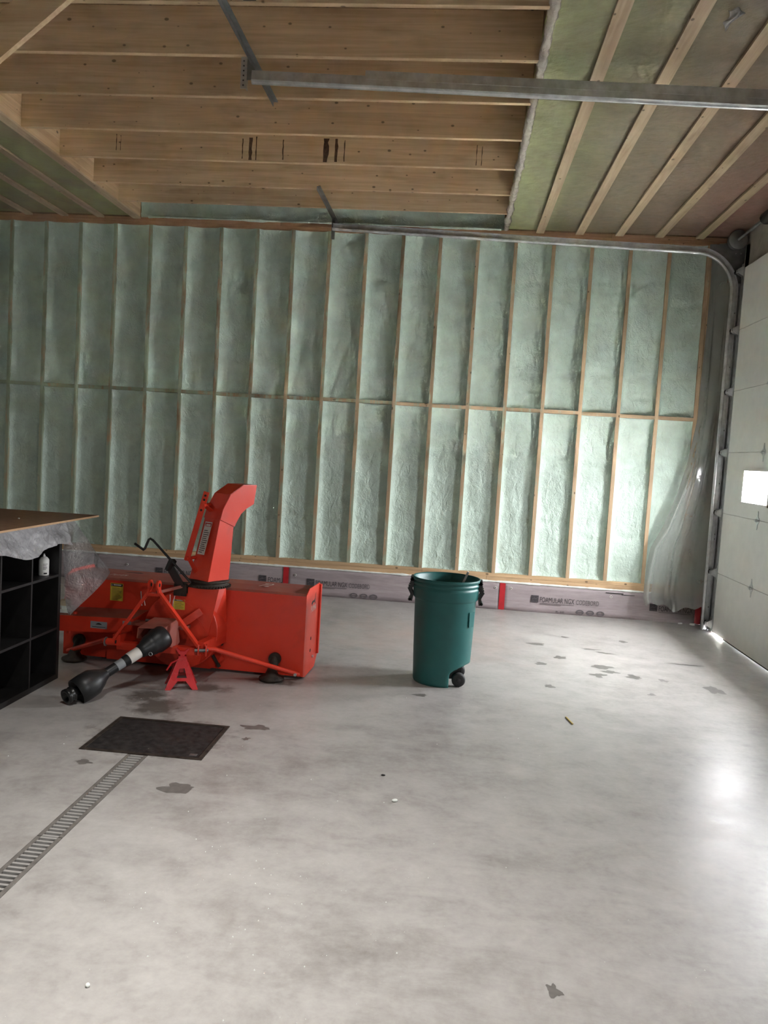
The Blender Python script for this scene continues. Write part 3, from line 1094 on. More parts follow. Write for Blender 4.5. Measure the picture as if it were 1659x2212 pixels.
fill_light(4.4, -6.9, 5.8, 95)
fill_light(-1.0, -5.2, 2.2, 170)

# ================================================================== FILM HANGING IN THE CORNER
LB = [(4.06, 7.742), (3.60, 7.752), (3.23, 7.747), (2.60, 7.735), (2.24, 7.730), (1.75, 7.66), (1.40, 7.57), (1.05, 7.45), (0.82, 7.335), (0.62, 7.305), (0.40, 7.292), (0.27, 7.29), (0.185, 7.325)]


def left_edge(z):
    for (za, xa), (zb, xb) in zip(LB, LB[1:]):
        if zb <= z <= za:
            f = (z - zb) / (za - zb)
            return xb + (xa - xb) * f
    return LB[-1][1]


def corner_film(u, v):
    zb = 0.185 + 0.035 * math.sin(u * 9) + 0.02 * math.sin(u * 21) + (0.05 if u > 0.8 else 0) * (u - 0.8) * 5
    z = 4.06 + (zb - 4.06) * v
    xl = left_edge(max(z, 0.185))
    x = xl + (7.955 - xl) * u
    y = -0.02 - 0.05 * min(1, v * 1.4) + 0.05 * v * math.sin(u * 6 + v * 5) * (0.3 + v) + 0.012 * nz(x * 9, z * 3)
    y -= 0.19 * u * u * (1 - 0.35 * v) + 0.03 * v                    # pulled over to the door frame
    y -= 0.06 * math.exp(-((u - 0.16 - 0.10 * math.sin(v * 5)) / 0.05) ** 2) * v
    for (u0, k, w, a) in ((0.35, 0.30, 0.05, 0.030), (0.55, -0.25, 0.04, 0.022), (0.72, 0.1, 0.03, 0.018), (0.10, 0.5, 0.03, 0.016)):
        y -= a * max(0.0, 1 - abs(u - u0 - k * (v - 0.75)) / w) * v          # sharp folds
    return Vector((x, min(y, -0.012), z))


tag(B().grid(corner_film, 40, 120).build('plastic_film', 'film_wall'), 'clear plastic film hanging in the corner beside the white door, loose at its foot', 'plastic sheet')

# scrap of film dangling from the ceiling
def scrap(u, v):
    x = 6.525 + 0.085 * (u - 0.5) * (1 - 0.3 * v) + 0.02 * math.sin(v * 5)
    return Vector((x, -4.40 + 0.02 * math.sin(u * 8 + v * 4) + 0.05 * v, ZC - 0.002 - 0.085 * v * (0.7 + 0.3 * math.sin(u * 5))))
tag(B().grid(scrap, 14, 14).build('film_scrap', 'film_shelf'), 'crumpled scrap of clear plastic dangling from the strapped ceiling', 'plastic scrap')

# diagonal board up in the joists
db = B()
a, b_ = Vector((1.20, -4.50, 2.69)), Vector((3.45, -4.50, 4.555))
t = (b_ - a).normalized()
nrm = Vector((-t.z, 0, t.x))
zc_top = 4.423
# board trimmed where it meets the deck
k_end = (zc_top - a.z) / t.z
k_end2 = (zc_top - (a + nrm * 0.20).z) / t.z
db.prism([(0, 0), (k_end, 0), (k_end2, 0.20), (0, 0.20)], a, t, nrm, (0, 0.038, 0))
tag(db.build('brace_board', 'joist'), 'wide diagonal brace board nailed across the joists in the upper left corner', 'board')

# ================================================================== SNOWBLOWER (local axes: x along its width, y away from the camera)
yaw = math.atan2(-0.053, 0.9986)
sb = thing('snowblower', 'red tractor snowblower with tall chute, three point hitch and black drive shaft', 'snowblower', (2.37256, -3.27301, 0), yaw)
L_ = dict(local=True)
BWD = 1.83
# auger housing: back plate, rolled top, two end plates, cutting edge
prof = [(0.0, 0.605), (0.03, 0.615), (0.20, 0.625), (0.40, 0.618)]
bp = B().box(0.0, BWD, 0.0, 0.006, 0.03, 0.606)
back_plate = bp.build('back_plate', 'red', sb, **L_)
tp = B()
for (a0, h0), (a1, h1) in zip(prof, prof[1:]):
    tp.raw([(0, a0, h0), (BWD, a0, h0), (BWD, a1, h1), (0, a1, h1)], [(0, 1, 2, 3)])
top_plate = solid(tp.build('top_panel', 'dust', sb, **L_), 0.005)
endp = [(0.0, 0.02), (0.0, 0.61), (0.09, 0.648), (0.42, 0.645), (0.44, 0.62), (0.452, 0.09), (0.36, 0.01), (0.06, 0.005)]
for x0 in (-0.006, BWD):
    ep = B().prism(endp, (x0, 0, 0), (0, 1, 0), (0, 0, 1), (0.006, 0, 0)).build('end_plate', 'red', sb, **L_)
    B().box(x0 + 0.006 if x0 > 0 else x0 - 0.016, x0 + 0.022 if x0 > 0 else x0, 0.405, 0.435, 0.10, 0.635).build('edge_flange', 'red', ep, **L_)
    if x0 > 0:
        for (yy, zz) in ((0.20, 0.26), (0.20, 0.17)):
            B().cyl((x0 + 0.0055, yy, zz), (x0 + 0.0075, yy, zz), 0.013, n=12).build('bolt_hole', 'hole', ep, **L_)
        B().cyl((x0 + 0.005, 0.27, 0.11), (x0 + 0.016, 0.27, 0.11), 0.010, n=10).build('bolt', 'galv', ep, **L_)
        text('PUMA', 'decal_white', 0.16, 0.045, (x0 + 0.0065, 0.16, 0.46), (0, 1, 0), (0, 0, 1), ep, name='emblem_text', local=True)
        cat = [(0, 0.012), (0.02, 0.03), (0.05, 0.034), (0.09, 0.03), (0.115, 0.045), (0.135, 0.08), (0.14, 0.078), (0.122, 0.03), (0.13, 0.0), (0.12, 0.0), (0.10, 0.018), (0.05, 0.014), (0.03, 0.0), (0.02, 0.002), (0.028, 0.014)]
        B().prism(cat, (x0 + 0.0064, 0.16, 0.508), (0, 1, 0), (0, 0, 1), (0.0006, 0, 0)).build('emblem_cat', 'ink', ep, **L_)
B().box(0.0, BWD, 0.0, 0.42, 0.022, 0.03).build('floor_pan', 'red', sb, **L_)
# auger inside the housing
au = B()
au.cyl((0.02, 0.26, 0.30), (BWD - 0.02, 0.26, 0.30), 0.045, n=16)
auger = au.build('auger', 'red', sb, **L_)
for sgn, x0, x1 in ((1, 0.05, 0.80), (-1, BWD - 0.05, 1.02)):
    fl = B()
    n_ = 48
    for i in range(n_):
        a0, a1 = sgn * 2 * PI * 2 * i / n_, sgn * 2 * PI * 2 * (i + 1) / n_
        xa, xb = x0 + (x1 - x0) * i / n_, x0 + (x1 - x0) * (i + 1) / n_
        q = []
        for x, an in ((xa, a0), (xb, a1)):
            for r in (0.12, 0.215):
                q.append((x, 0.26 + r * math.cos(an), 0.30 + r * math.sin(an)))
        fl.raw(q, [(0, 1, 3, 2)])
    solid(fl.build('flight', 'red', auger, **L_), 0.006)
# fan housing and the neck that rises from its right side
FCX, FCZ, FR = 0.985, 0.325, 0.272
fan = [(FCX + FR * math.cos(2 * PI * i / 40), FCZ + FR * math.sin(2 * PI * i / 40)) for i in range(40)]
fo = B().prism(fan, (0, -0.20, 0), (1, 0, 0), (0, 0, 1), (0, 0.20, 0)).build('fan_housing', 'red', sb, **L_)
bevel(fo, 0.006)
nk = B()
nb = [(1.02, -0.205, 0.30), (1.19, -0.205, 0.30), (1.255, 0.0, 0.30), (1.02, 0.0, 0.30)]
nt = [(1.03, -0.205, 0.640), (1.165, -0.205, 0.640), (1.255, -0.06, 0.640), (1.03, 0.0, 0.640)]
nk.raw(nb + nt, [(3, 2, 1, 0), (4, 5, 6, 7), (0, 1, 5, 4), (1, 2, 6, 5), (2, 3, 7, 6), (3, 0, 4, 7)])
nk.build('neck', 'red', sb, **L_)
B().prism([(1.165, 0.640), (1.255, 0.640), (1.19, 0.30)], (0, -0.207, 0), (1, 0, 0), (0, 0, 1), (0, 0.004, 0)).build('neck_gusset', 'red', sb, **L_)
B().beam((1.145, -0.24, 0.485), (0.965, -0.27, 0.345), 0.006, 0.05, (0, 0, 1)).build('rib', 'red', sb, **L_)
B().beam((1.09, -0.206, 0.445), (1.19, -0.206, 0.31), 0.004, 0.008).beam((0.94, -0.204, 0.575), (1.07, -0.204, 0.50), 0.004, 0.006).build('weld_seam', 'red', sb, **L_)
# ring with gear teeth under the chute
RCX, RCY = 1.143, -0.10
rg = B().lathe([(0.10, 0.640), (0.135, 0.640), (0.140, 0.650), (0.140, 0.660), (0.128, 0.664), (0.128, 0.676), (0.142, 0.680), (0.142, 0.692), (0.10, 0.694)], (RCX, RCY, 0), 40)
ring = rg.build('chute_ring', 'rust', sb, **L_)
tb = B()
for i in range(44):
    a = 2 * PI * i / 44
    c = Vector((RCX + 0.146 * math.cos(a), RCY + 0.146 * math.sin(a), 0.653))
    tb.beam(c - Vector((0.010 * math.cos(a), 0.010 * math.sin(a), 0)), c + Vector((0.008 * math.cos(a), 0.008 * math.sin(a), -0.004)), 0.008, 0.012)
tb.build('ring_teeth', 'rust', ring, **L_)
# chute: two wide sides (s along the throw, h up) between a curved back and an open front
TH = math.radians(28)
dv = Vector((math.sin(TH), math.cos(TH), 0))            # direction of throw
nv = Vector((math.cos(TH), -math.sin(TH), 0))           # the side turned to the light
lean = 0.075


def cp(s_, h, w):
    """point of the chute: s along the throw, h up, w across"""
    k = (h - 0.692) / 0.62
    return Vector((RCX + lean * k, RCY, 0)) + dv * s_ + nv * w + Vector((0, 0, h))


def shell(back, front, wid, name, mat, parent):
    b = B()
    nb_ = len(back)
    P = {}
    for i in range(nb_):
        for sd in (-1, 1):
            P[i, 'b', sd] = cp(*back[i], sd * wid[i])
            P[i, 'f', sd] = cp(*front[i], sd * wid[i])
    for i in range(nb_ - 1):
        b.raw([P[i, 'b', -1], P[i, 'b', 1], P[i + 1, 'b', 1], P[i + 1, 'b', -1]], [(0, 1, 2, 3)])
        for sd in (-1, 1):
            b.raw([P[i, 'b', sd], P[i, 'f', sd], P[i + 1, 'f', sd], P[i + 1, 'b', sd]], [(0, 1, 2, 3)])
    return solid(b.build(name, mat, parent, **L_), 0.005)


chute = shell([(-0.098, 0.692), (-0.062, 1.14)], [(0.094, 0.692), (0.075, 1.085)], [0.094, 0.075], 'chute', 'red', sb)
ff = B()
ff.raw([cp(0.094, 0.692, -0.094), cp(0.094, 0.692, 0.094), cp(0.082, 0.93, 0.085), cp(0.082, 0.93, -0.085)], [(0, 1, 2, 3)])
solid(ff.build('chute_front', 'red', chute, **L_), 0.005)
shell([(-0.066, 1.13), (-0.055, 1.20), (-0.005, 1.305), (0.105, 1.372), (0.235, 1.372)],
      [(0.080, 1.075), (0.090, 1.10), (0.125, 1.165), (0.165, 1.20), (0.235, 1.235)], [0.082, 0.081, 0.080, 0.080, 0.080], 'deflector', 'red', sb)
# link bar with its holes and pins
lb = B().beam((1.018, -0.225, 0.830), (1.138, -0.215, 1.318), 0.006, 0.040, (1, 0, -0.2)).build('link_bar', 'red', sb, **L_)
t = Vector((0.12, 0.01, 0.488)).normalized()
for k in (0.475, 0.445, 0.37):
    c = Vector((1.018, -0.229, 0.83)) + t * k
    B().cyl(c, c + Vector((0, -0.003, 0)), 0.008, n=10).build('bolt_hole', 'hole', lb, **L_)
B().cyl((1.128, -0.25, 1.225), (1.128, -0.10, 1.225), 0.013, n=12).build('pin', 'red', sb, **L_)
B().cyl((1.022, -0.25, 0.845), (1.05, -0.12, 0.845), 0.013, n=12).build('pin', 'red', sb, **L_)
B().beam((1.028, -0.215, 0.85), (1.075, -0.15, 0.72), 0.008, 0.03, (1, 0, 0)).build('link_bracket', 'red', sb, **L_)
B().beam((1.125, -0.20, 1.22), (1.16, -0.12, 1.17), 0.008, 0.04, (1, 0, 0)).build('link_bracket', 'red', sb, **L_)
# warning label on the chute
def decal(o, ax, ay, w, h, kind, parent):
    o, ax, ay = Vector(o), Vector(ax).normalized(), Vector(ay).normalized()
    n_ = ax.cross(ay).normalized()
    bgm = {'y': 'decal_yellow', 'w': 'decal_white', 'g': 'decal_grey'}[kind]
    hdr = {'y': 'ink', 'w': 'decal_red', 'g': 'ink'}[kind]

    def q(x0, x1, y0, y1, d):
        return [o + ax * (x0 * w) + ay * (y0 * h) + n_ * d, o + ax * (x1 * w) + ay * (y0 * h) + n_ * d, o + ax * (x1 * w) + ay * (y1 * h) + n_ * d, o + ax * (x0 * w) + ay * (y1 * h) + n_ * d]
    base = B().raw(q(0, 1, 0, 1, 0.0010), [(0, 1, 2, 3)]).build('decal', bgm, parent, **L_)
    hb_ = B()
    if kind != 'g':
        hb_.raw(q(0.05, 0.95, 0.86 if kind == 'w' else 0.82, 0.97, 0.0016), [(0, 1, 2, 3)])
        hb_.build('decal_header', hdr, base, **L_)
        lb_ = B()
        rows = 12 if kind == 'w' else 9
        for r in range(rows):
            yy = 0.06 + 0.72 * r / rows
            lb_.raw(q(0.12, 0.60 + 0.3 * abs(math.sin(r * 2.3)), yy, yy + 0.022, 0.0016), [(0, 1, 2, 3)])
        lb_.build('decal_text', 'print', base, **L_)
        B().raw([o + ax * (0.08 * w) + ay * (0.86 * h) + n_ * 0.0022, o + ax * (0.17 * w) + ay * (0.86 * h) + n_ * 0.0022, o + ax * (0.125 * w) + ay * (0.95 * h) + n_ * 0.0022], [(0, 1, 2)]).raw(q(0.24, 0.85, 0.875, 0.935, 0.0022), [(0, 1, 2, 3)]).build('decal_mark', 'decal_white', base, **L_)
    else:
        arc = [(0.3 + 0.4 * i / 8, 0.55 + 0.25 * math.sin(PI * i / 8)) for i in range(9)] + [(0.66, 0.55), (0.34, 0.55)]
        B().raw([o + ax * (a_ * w) + ay * (b2 * h) + n_ * 0.0016 for a_, b2 in arc], [tuple(range(len(arc)))]).raw(q(0.1, 0.9, 0.18, 0.26, 0.0016), [(0, 1, 2, 3)]).build('decal_text', 'ink', base, **L_)
    return base


dB = cp(-0.096, 0.87, 0.036)
ay_ = (cp(-0.066, 1.10, 0.036) - dB)
decal(cp(-0.093, 0.875, -0.050) - dv * 0.012, nv, ay_, 0.072, 0.235, 'w', chute)
# yellow labels, emblem and chalk mark on the housing
decal((0.352, -0.001, 0.455), (1, 0, 0), (0, 0, 1), 0.100, 0.130, 'y', back_plate)
decal((0.925, -0.201, 0.475), (1, 0, 0), (0, 0, 1), 0.085, 0.072, 'y', fo)
text('PUMA', 'decal_white', 0.125, 0.11, (0.285, 0.10, 0.6245), (1, 0, 0), (0.25, 1, 0.0), top_plate, name='emblem_text', local=True)
arc = [(0.0, 0.12), (0.03, 0.17), (0.13, 0.19), (0.19, 0.15), (0.15, 0.14), (0.08, 0.14)]
B().prism(arc, (0.27, 0.11, 0.6246), (1, 0, 0), (0.25, 1, 0), (0, 0, 0.0006)).build('emblem_arch', 'ink', top_plate, **L_)
text('72', 'decal_white', 0.078, 0.13, (1.43, 0.14, 0.6285), (1, 0, 0), (0.2, 1, 0.0), top_plate, name='chalk_mark', local=True)
# drive cover to the left of the fan
dc = B()
dc.raw([(0.0, -0.25, 0.25), (0.655, -0.25, 0.285), (0.655, 0.0, 0.285), (0.0, 0.0, 0.25), (0.0, -0.25, 0.365), (0.655, -0.25, 0.39), (0.655, 0.0, 0.405), (0.0, 0.0, 0.38)],
       [(3, 2, 1, 0), (4, 5, 6, 7), (0, 1, 5, 4), (1, 2, 6, 5), (2, 3, 7, 6), (3, 0, 4, 7)])
dco = dc.build('drive_cover', 'red', sb, **L_)
B().raw([(0.0, -0.25, 0.3655), (0.655, -0.25, 0.3905), (0.655, 0.0, 0.4055), (0.0, 0.0, 0.3805)], [(0, 1, 2, 3)]).build('cover_top', 'dust', dco, **L_)
decal((0.335, -0.2505, 0.298), (1, 0, 0), (0, 0, 1), 0.125, 0.05, 'g', dco)
decal((0.575, -0.2505, 0.345), (1, 0, 0), (0, 0, 1), 0.065, 0.024, 'g', dco)
B().cyl((0.19, -0.2, 0.37), (0.19, -0.2, 0.392), 0.014, n=10).build('bolt', 'red', dco, **L_)
B().cyl((0.16, -0.22, 0.238), (0.16, -0.22, 0.262), 0.018, n=10).build('bolt', 'red', dco, **L_)
# gearbox, its platform and the shaft shield
B().box(0.66, 1.06, -0.30, -0.20, 0.355, 0.375).build('platform', 'dust', sb, **L_)
B().box(0.80, 0.97, -0.36, -0.20, 0.25, 0.352).build('gearbox', 'rust', sb, **L_)
B().cyl((0.74, -0.235, 0.385), (0.86, -0.235, 0.388), 0.010, n=10).build('spring_rod', 'galv_dark', sb, **L_)
sh = B()
sh.raw([(0.805, -0.50, 0.392), (0.985, -0.50, 0.398), (1.00, -0.30, 0.43), (0.83, -0.30, 0.425)], [(0, 1, 2, 3)])
sh.raw([(0.985, -0.50, 0.398), (1.00, -0.30, 0.43), (1.02, -0.30, 0.27), (1.03, -0.40, 0.25), (1.005, -0.47, 0.275), (0.99, -0.50, 0.32)], [(0, 1, 2, 3, 4, 5)])
sh.raw([(0.805, -0.50, 0.392), (0.83, -0.30, 0.425), (0.82, -0.30, 0.27), (0.80, -0.50, 0.32)], [(0, 1, 2, 3)])
so = solid(sh.build('shaft_shield', 'dust', sb, **L_), 0.004)
B().raw([(0.885, -0.44, 0.4055), (0.945, -0.44, 0.4075), (0.95, -0.40, 0.4145), (0.89, -0.40, 0.4125)], [(0, 1, 2, 3)]).build('decal', 'decal_yellow', so, **L_)
# three point hitch
hx0, hx1 = 0.600, 1.215
for sx, lugx, fx in ((-1, 0.818, hx0), (1, 0.878, hx1)):
    topp = Vector((lugx, -0.36, 0.665))
    elbow = Vector((lugx + sx * 0.012, -0.36, 0.598))
    foot = Vector((fx, -0.44, 0.285 if sx > 0 else 0.270))
    bb = B()
    bb.beam(topp + Vector((0, 0, -0.01)), elbow, 0.012, 0.045, (0, 1, 0))
    bb.cyl(topp - Vector((0.007, 0, 0)), topp + Vector((0.007, 0, 0)), 0.034, n=20)
    bb.beam(elbow + Vector((0, 0, 0.012)), foot, 0.016, 0.040 if sx > 0 else 0.032, (0, 1, 0) if sx < 0 else (0, 1, 0))
    hb_ = bb.build('hitch_bar', 'red', sb, **L_)
    B().cyl(topp - Vector((0.0085, 0, 0)), topp + Vector((0.0085, 0, 0)), 0.013, n=12).build('pin_hole', 'hole', hb_, **L_)
B().box(0.80, 0.89, -0.375, -0.345, 0.588, 0.608).build('hitch_spacer', 'red', sb, **L_)
B().beam((0.86, -0.35, 0.61), (1.03, -0.17, 0.655), 0.016, 0.02).build('hitch_stay', 'dust', sb, **L_)
for pts in ([(0.725, -0.30, 0.60), (0.728, -0.30, 0.57), (0.735, -0.30, 0.50)], [(0.95, -0.33, 0.60), (0.952, -0.33, 0.57), (0.948, -0.33, 0.52)], [(0.985, -0.33, 0.595), (0.975, -0.33, 0.56), (0.972, -0.33, 0.52), (0.96, -0.33, 0.512)], [(0.775, -0.33, 0.575), (0.765, -0.33, 0.545), (0.772, -0.33, 0.51)]):
    B().tube(pts, 0.0032, 6).build('hairpin', 'galv', sb, **L_)
B().cyl((0.56, -0.44, 0.262), (0.62, -0.44, 0.265), 0.024, n=18).cyl((0.53, -0.44, 0.261), (0.56, -0.44, 0.262), 0.014, n=14).build('lower_pin', 'red', sb, **L_)
B().cyl((0.548, -0.44, 0.2615), (0.552, -0.44, 0.2615), 0.032, n=18).build('collar', 'galv', sb, **L_)
B().cyl((0.6205, -0.44, 0.265), (0.6215, -0.44, 0.265), 0.013, n=12).build('pin_hole', 'hole', sb, **L_)
for yy in (-0.02, 0.035):
    B().prism([(-0.03, 0.035), (0.02, 0.035), (0.035, 0.0), (0.02, -0.04), (-0.03, -0.04)], (1.225 + yy, -0.44, 0.268), (0.35, -0.94, 0), (0, 0, 1), (0.010, 0.004, 0)).build('clevis_plate', 'red', sb, **L_)
B().cyl((1.19, -0.455, 0.262), (1.275, -0.425, 0.262), 0.012, n=12).build('lower_pin', 'galv_dark', sb, **L_)
for fx in (0.62, 1.215):
    B().beam((fx, -0.43, 0.275), (fx + 0.01, 0.0, 0.262), 0.055, 0.075).build('hitch_arm', 'red', sb, **L_)
B().beam((0.62, -0.40, 0.235), (1.215, -0.40, 0.245), 0.05, 0.05).build('cross_beam', 'red', sb, **L_)
B().box(1.20, 1.235, -0.03, 0.0, 0.20, 0.31).build('mounting_plate', 'rust', sb, **L_)
# long tube stay to the right corner
B().tube([(1.245, -0.41, 0.270), (1.30, -0.375, 0.262), (1.79, -0.055, 0.058), (1.815, -0.035, 0.045)], 0.016, 14).build('tube_stay', 'red', sb, **L_)
B().cyl((1.797, -0.075, 0.052), (1.797, -0.03, 0.052), 0.011, n=10).build('bolt', 'galv', sb, **L_)
B().tube([(0.59, -0.41, 0.262), (0.50, -0.36, 0.25), (0.06, -0.05, 0.06)], 0.016, 12).build('tube_stay', 'red', sb, **L_)
# skid shoes, side skirt
for x0 in (0.10, 1.60):
    sk = B()
    sk.lathe([(0.0, 0.0), (0.075, 0.0), (0.090, 0.014), (0.088, 0.024), (0.05, 0.042), (0.03, 0.085), (0.0, 0.088)], (x0 + 0.03, -0.085, 0.0), 24)
    sk.cyl((x0 + 0.03, -0.06, 0.07), (x0 + 0.03, -0.005, 0.15), 0.032, n=14)
    sk.cyl((x0 + 0.03, -0.035, 0.14), (x0 + 0.03, -0.006, 0.14), 0.045, n=16)
    sk.build('skid_shoe', 'rust', sb, **L_)
B().prism([(0.35, 0.02), (1.15, 0.02), (1.25, 0.10), (1.20, 0.2), (0.35, 0.12)], (0, -0.02, 0), (1, 0, 0), (0, 0, 1), (0, 0.016, 0)).build('lower_skirt', 'red', sb, **L_)
B().beam((1.10, -0.03, 0.24), (1.22, -0.02, 0.04), 0.02, 0.02).build('rib', 'rust', sb, **L_)
# hand crank that turns the chute
B().tube([(0.680, -0.33, 0.935), (0.748, -0.33, 0.895), (0.755, -0.33, 0.905), (0.772, -0.31, 0.968), (0.782, -0.31, 0.975), (0.800, -0.305, 0.965), (0.93, -0.275, 0.825), (1.062, -0.245, 0.682)], 0.0085, 10).build('crank', 'black_paint', sb, **L_)
B().beam((0.935, -0.27, 0.83), (0.90, -0.25, 0.76), 0.05, 0.028).beam((0.905, -0.255, 0.79), (0.985, -0.22, 0.64), 0.012, 0.055, (1, 0, 0.5)).build('crank_bracket', 'black_paint', sb, **L_)
B().box(0.93, 1.02, -0.22, -0.12, 0.575, 0.66).build('gear_cover', 'rust', sb, **L_)
# PTO shaft lying down to the floor
def along(a, b, prof, n=26):
    a, b = Vector(a), Vector(b)
    return B().lathe(prof, a, n, (b - a))
A0, A1 = Vector((0.965, -0.46, 0.335)), Vector((0.655, -0.93, 0.085))
ln = (A1 - A0).length
pto = along(A0, A1, [(0.0, -0.02), (0.072, -0.02), (0.082, 0.0), (0.084, 0.06), (0.074, 0.085), (0.076, 0.095), (0.070, 0.12), (0.048, 0.165), (0.046, 0.185), (0.037, 0.19), (0.036, 0.31), (0.031, 0.315), (0.031, ln - 0.10)]).build('drive_shaft', 'black', sb, **L_)
axd = (A1 - A0).normalized()
along(A0 + axd * 0.0, A1, [(0.0375, 0.195), (0.0385, 0.2), (0.0385, 0.275), (0.0375, 0.28)]).build('shaft_label', 'decal_white', pto, **L_)
along(A0, A1, [(0.0318, 0.32), (0.0322, 0.325), (0.0322, 0.37), (0.0318, 0.375)]).build('shaft_label', 'decal_grey', pto, **L_)
A2 = A1 + axd * -0.14
A3 = Vector((0.625, -1.0, 0.068))
along(A2, A1, [(0.031, -0.03), (0.045, 0.0), (0.060, 0.02), (0.085, 0.07), (0.088, 0.13), (0.084, 0.19), (0.080, 0.19), (0.05, 0.10), (0.0, 0.09)]).build('shaft_guard', 'black', pto, **L_)
along(A1 - axd * 0.02, A3, [(0.0, 0.0), (0.030, 0.0), (0.030, 0.09), (0.046, 0.095), (0.048, 0.11), (0.043, 0.115), (0.043, 0.125), (0.048, 0.13), (0.048, 0.15), (0.032, 0.152), (0.028, 0.12), (0.0, 0.12)]).build('yoke', 'black_paint', pto, **L_)
cc = A0 + axd * 0.135
B().tube([cc + Vector((0.05, -0.045, -0.03)) + Vector((0.012 * math.cos(a), 0, 0.012 * math.sin(a))) for a in [i * PI / 6 for i in range(13)]], 0.002, 6).build('chain_ring', 'galv', pto, **L_)

# ================================================================== JACK STAND under the hitch
js = thing('jack_stand', 'small red jack stand propping up the hitch of the snowblower', 'jack stand', (3.445, -3.76, 0), math.radians(20))
jl = dict(local=True)
legs = [(-0.105, -0.09), (0.105, -0.09), (0.105, 0.09), (-0.105, 0.09)]
tops = [(-0.024, -0.024), (0.024, -0.024), (0.024, 0.024), (-0.024, 0.024)]
HT = 0.20
for i in range(4):
    (x0, y0), (x1, y1) = legs[i], legs[(i + 1) % 4]
    (a0, b0), (a1, b1) = tops[i], tops[(i + 1) % 4]

    def P(u, z):
        f = z / HT
        return Vector(((x0 + (x1 - x0) * u) * (1 - f) + (a0 + (a1 - a0) * u) * f, (y0 + (y1 - y0) * u) * (1 - f) + (b0 + (b1 - b0) * u) * f, z))
    pl = B()
    q = [P(0, 0), P(0.16, 0), P(0.34, 0.055), P(0.66, 0.055), P(0.84, 0), P(1, 0), P(1, HT), P(0, HT)]
    w1 = [P(0.28, 0.075), P(0.72, 0.075), P(0.66, 0.135), P(0.34, 0.135)]
    pl.raw(q + w1, [(0, 1, 2, 8, 11, 7), (2, 3, 9, 8), (3, 4, 5, 6, 10, 9), (11, 10, 6, 7)])
    solid(pl.build('leg_panel', 'jack', js, **jl), 0.005)
B().box(-0.026, 0.026, -0.026, 0.026, 0.17, 0.212).build('collar', 'jack', js, **jl)
B().box(-0.015, 0.015, -0.015, 0.015, 0.10, 0.236).build('post', 'jack', js, **jl)
B().prism([(-0.045, 0.025), (-0.035, 0.028), (-0.016, 0.01), (0.016, 0.01), (0.035, 0.028), (0.045, 0.025), (0.02, -0.012), (-0.02, -0.012)], (0, -0.02, 0.236), (1, 0, 0), (0, 0, 1), (0, 0.04, 0)).build('saddle', 'jack', js, **jl)
B().tube([(-0.03, -0.03, 0.19), (-0.07, -0.03, 0.17), (-0.10, -0.03, 0.12)], 0.006, 8).build('ratchet_lever', 'jack', js, **jl)

# ================================================================== WHEELED BIN
BX, BY = 5.190, -3.075
bn = thing('trash_bin', 'green plastic wheeled trash bin without lid, black side handles', 'trash bin', (BX, BY, 0))


def notch(q):
    """foot cut away on the wheel side"""
    if q.z < 0.165:
        k = max(0.0, (q.z - 0.085) / 0.08)
        xc = 0.062 + 0.17 * k ** 2.6
        if q.x > BX + xc:
            q.x = BX + xc
    return q


outer = [(0.0, 0.012), (0.185, 0.012), (0.198, 0.0), (0.205, 0.012)]
for i in range(1, 15):
    z = 0.012 + 0.0125 * i
    outer.append((0.205 + 0.026 * (z / 0.62), z))
outer += [(0.2205, 0.40), (0.226, 0.585), (0.231, 0.592), (0.238, 0.598), (0.243, 0.66), (0.2435, 0.672), (0.238, 0.677), (0.238, 0.684), (0.2445, 0.689), (0.2445, 0.700), (0.238, 0.705), (0.238, 0.712), (0.2475, 0.717), (0.2495, 0.728), (0.247, 0.737), (0.241, 0.737), (0.239, 0.728), (0.235, 0.722), (0.235, 0.70), (0.230, 0.695), (0.230, 0.68), (0.226, 0.675), (0.220, 0.60), (0.213, 0.40), (0.199, 0.19), (0.0, 0.185)]
outer = [(r_, z_ if z_ < 0.19 else 0.19 + (z_ - 0.19) * 1.072) for r_, z_ in outer]
B().lathe(outer, (BX, BY, 0), 72, fn=notch).build('body', 'bin', bn)
B().prism([(-0.02, 0.0), (0.03, 0.0), (0.035, 0.11), (-0.025, 0.11)], (BX + 0.19, BY - 0.115, 0.44), (0.6, 0.8, 0), (0, 0, 1), (0.006, -0.010, 0)).build('raised_panel', 'bin', bn)
# handles: zigzag latches hung under the rim
hz = [(-0.004, 0.150), (0.030, 0.128), (0.022, 0.118), (0.030, 0.106), (0.020, 0.085), (0.040, 0.084), (0.033, 0.070), (0.044, 0.060), (0.022, 0.018), (0.028, -0.030), (0.006, -0.034), (0.000, 0.022), (0.014, 0.052), (0.002, 0.074), (-0.004, 0.078)]
for sg in (-1, 1):
    p = [(sg * (0.238 + a), b2) for a, b2 in hz]
    B().prism(p, (BX, BY - 0.05, 0.622), (1, 0, 0), (0, 0, 1), (0, 0.022, 0)).prism(p, (BX, BY + 0.03, 0.622), (1, 0, 0), (0, 0, 1), (0, 0.022, 0)).cyl((BX + sg * 0.264, BY - 0.05, 0.60), (BX + sg * 0.264, BY + 0.05, 0.60), 0.011, n=12).box(min(BX + sg * 0.238, BX + sg * 0.262), max(BX + sg * 0.238, BX + sg * 0.262), BY - 0.05, BY + 0.05, 0.738, 0.77).build('handle', 'black', bn)
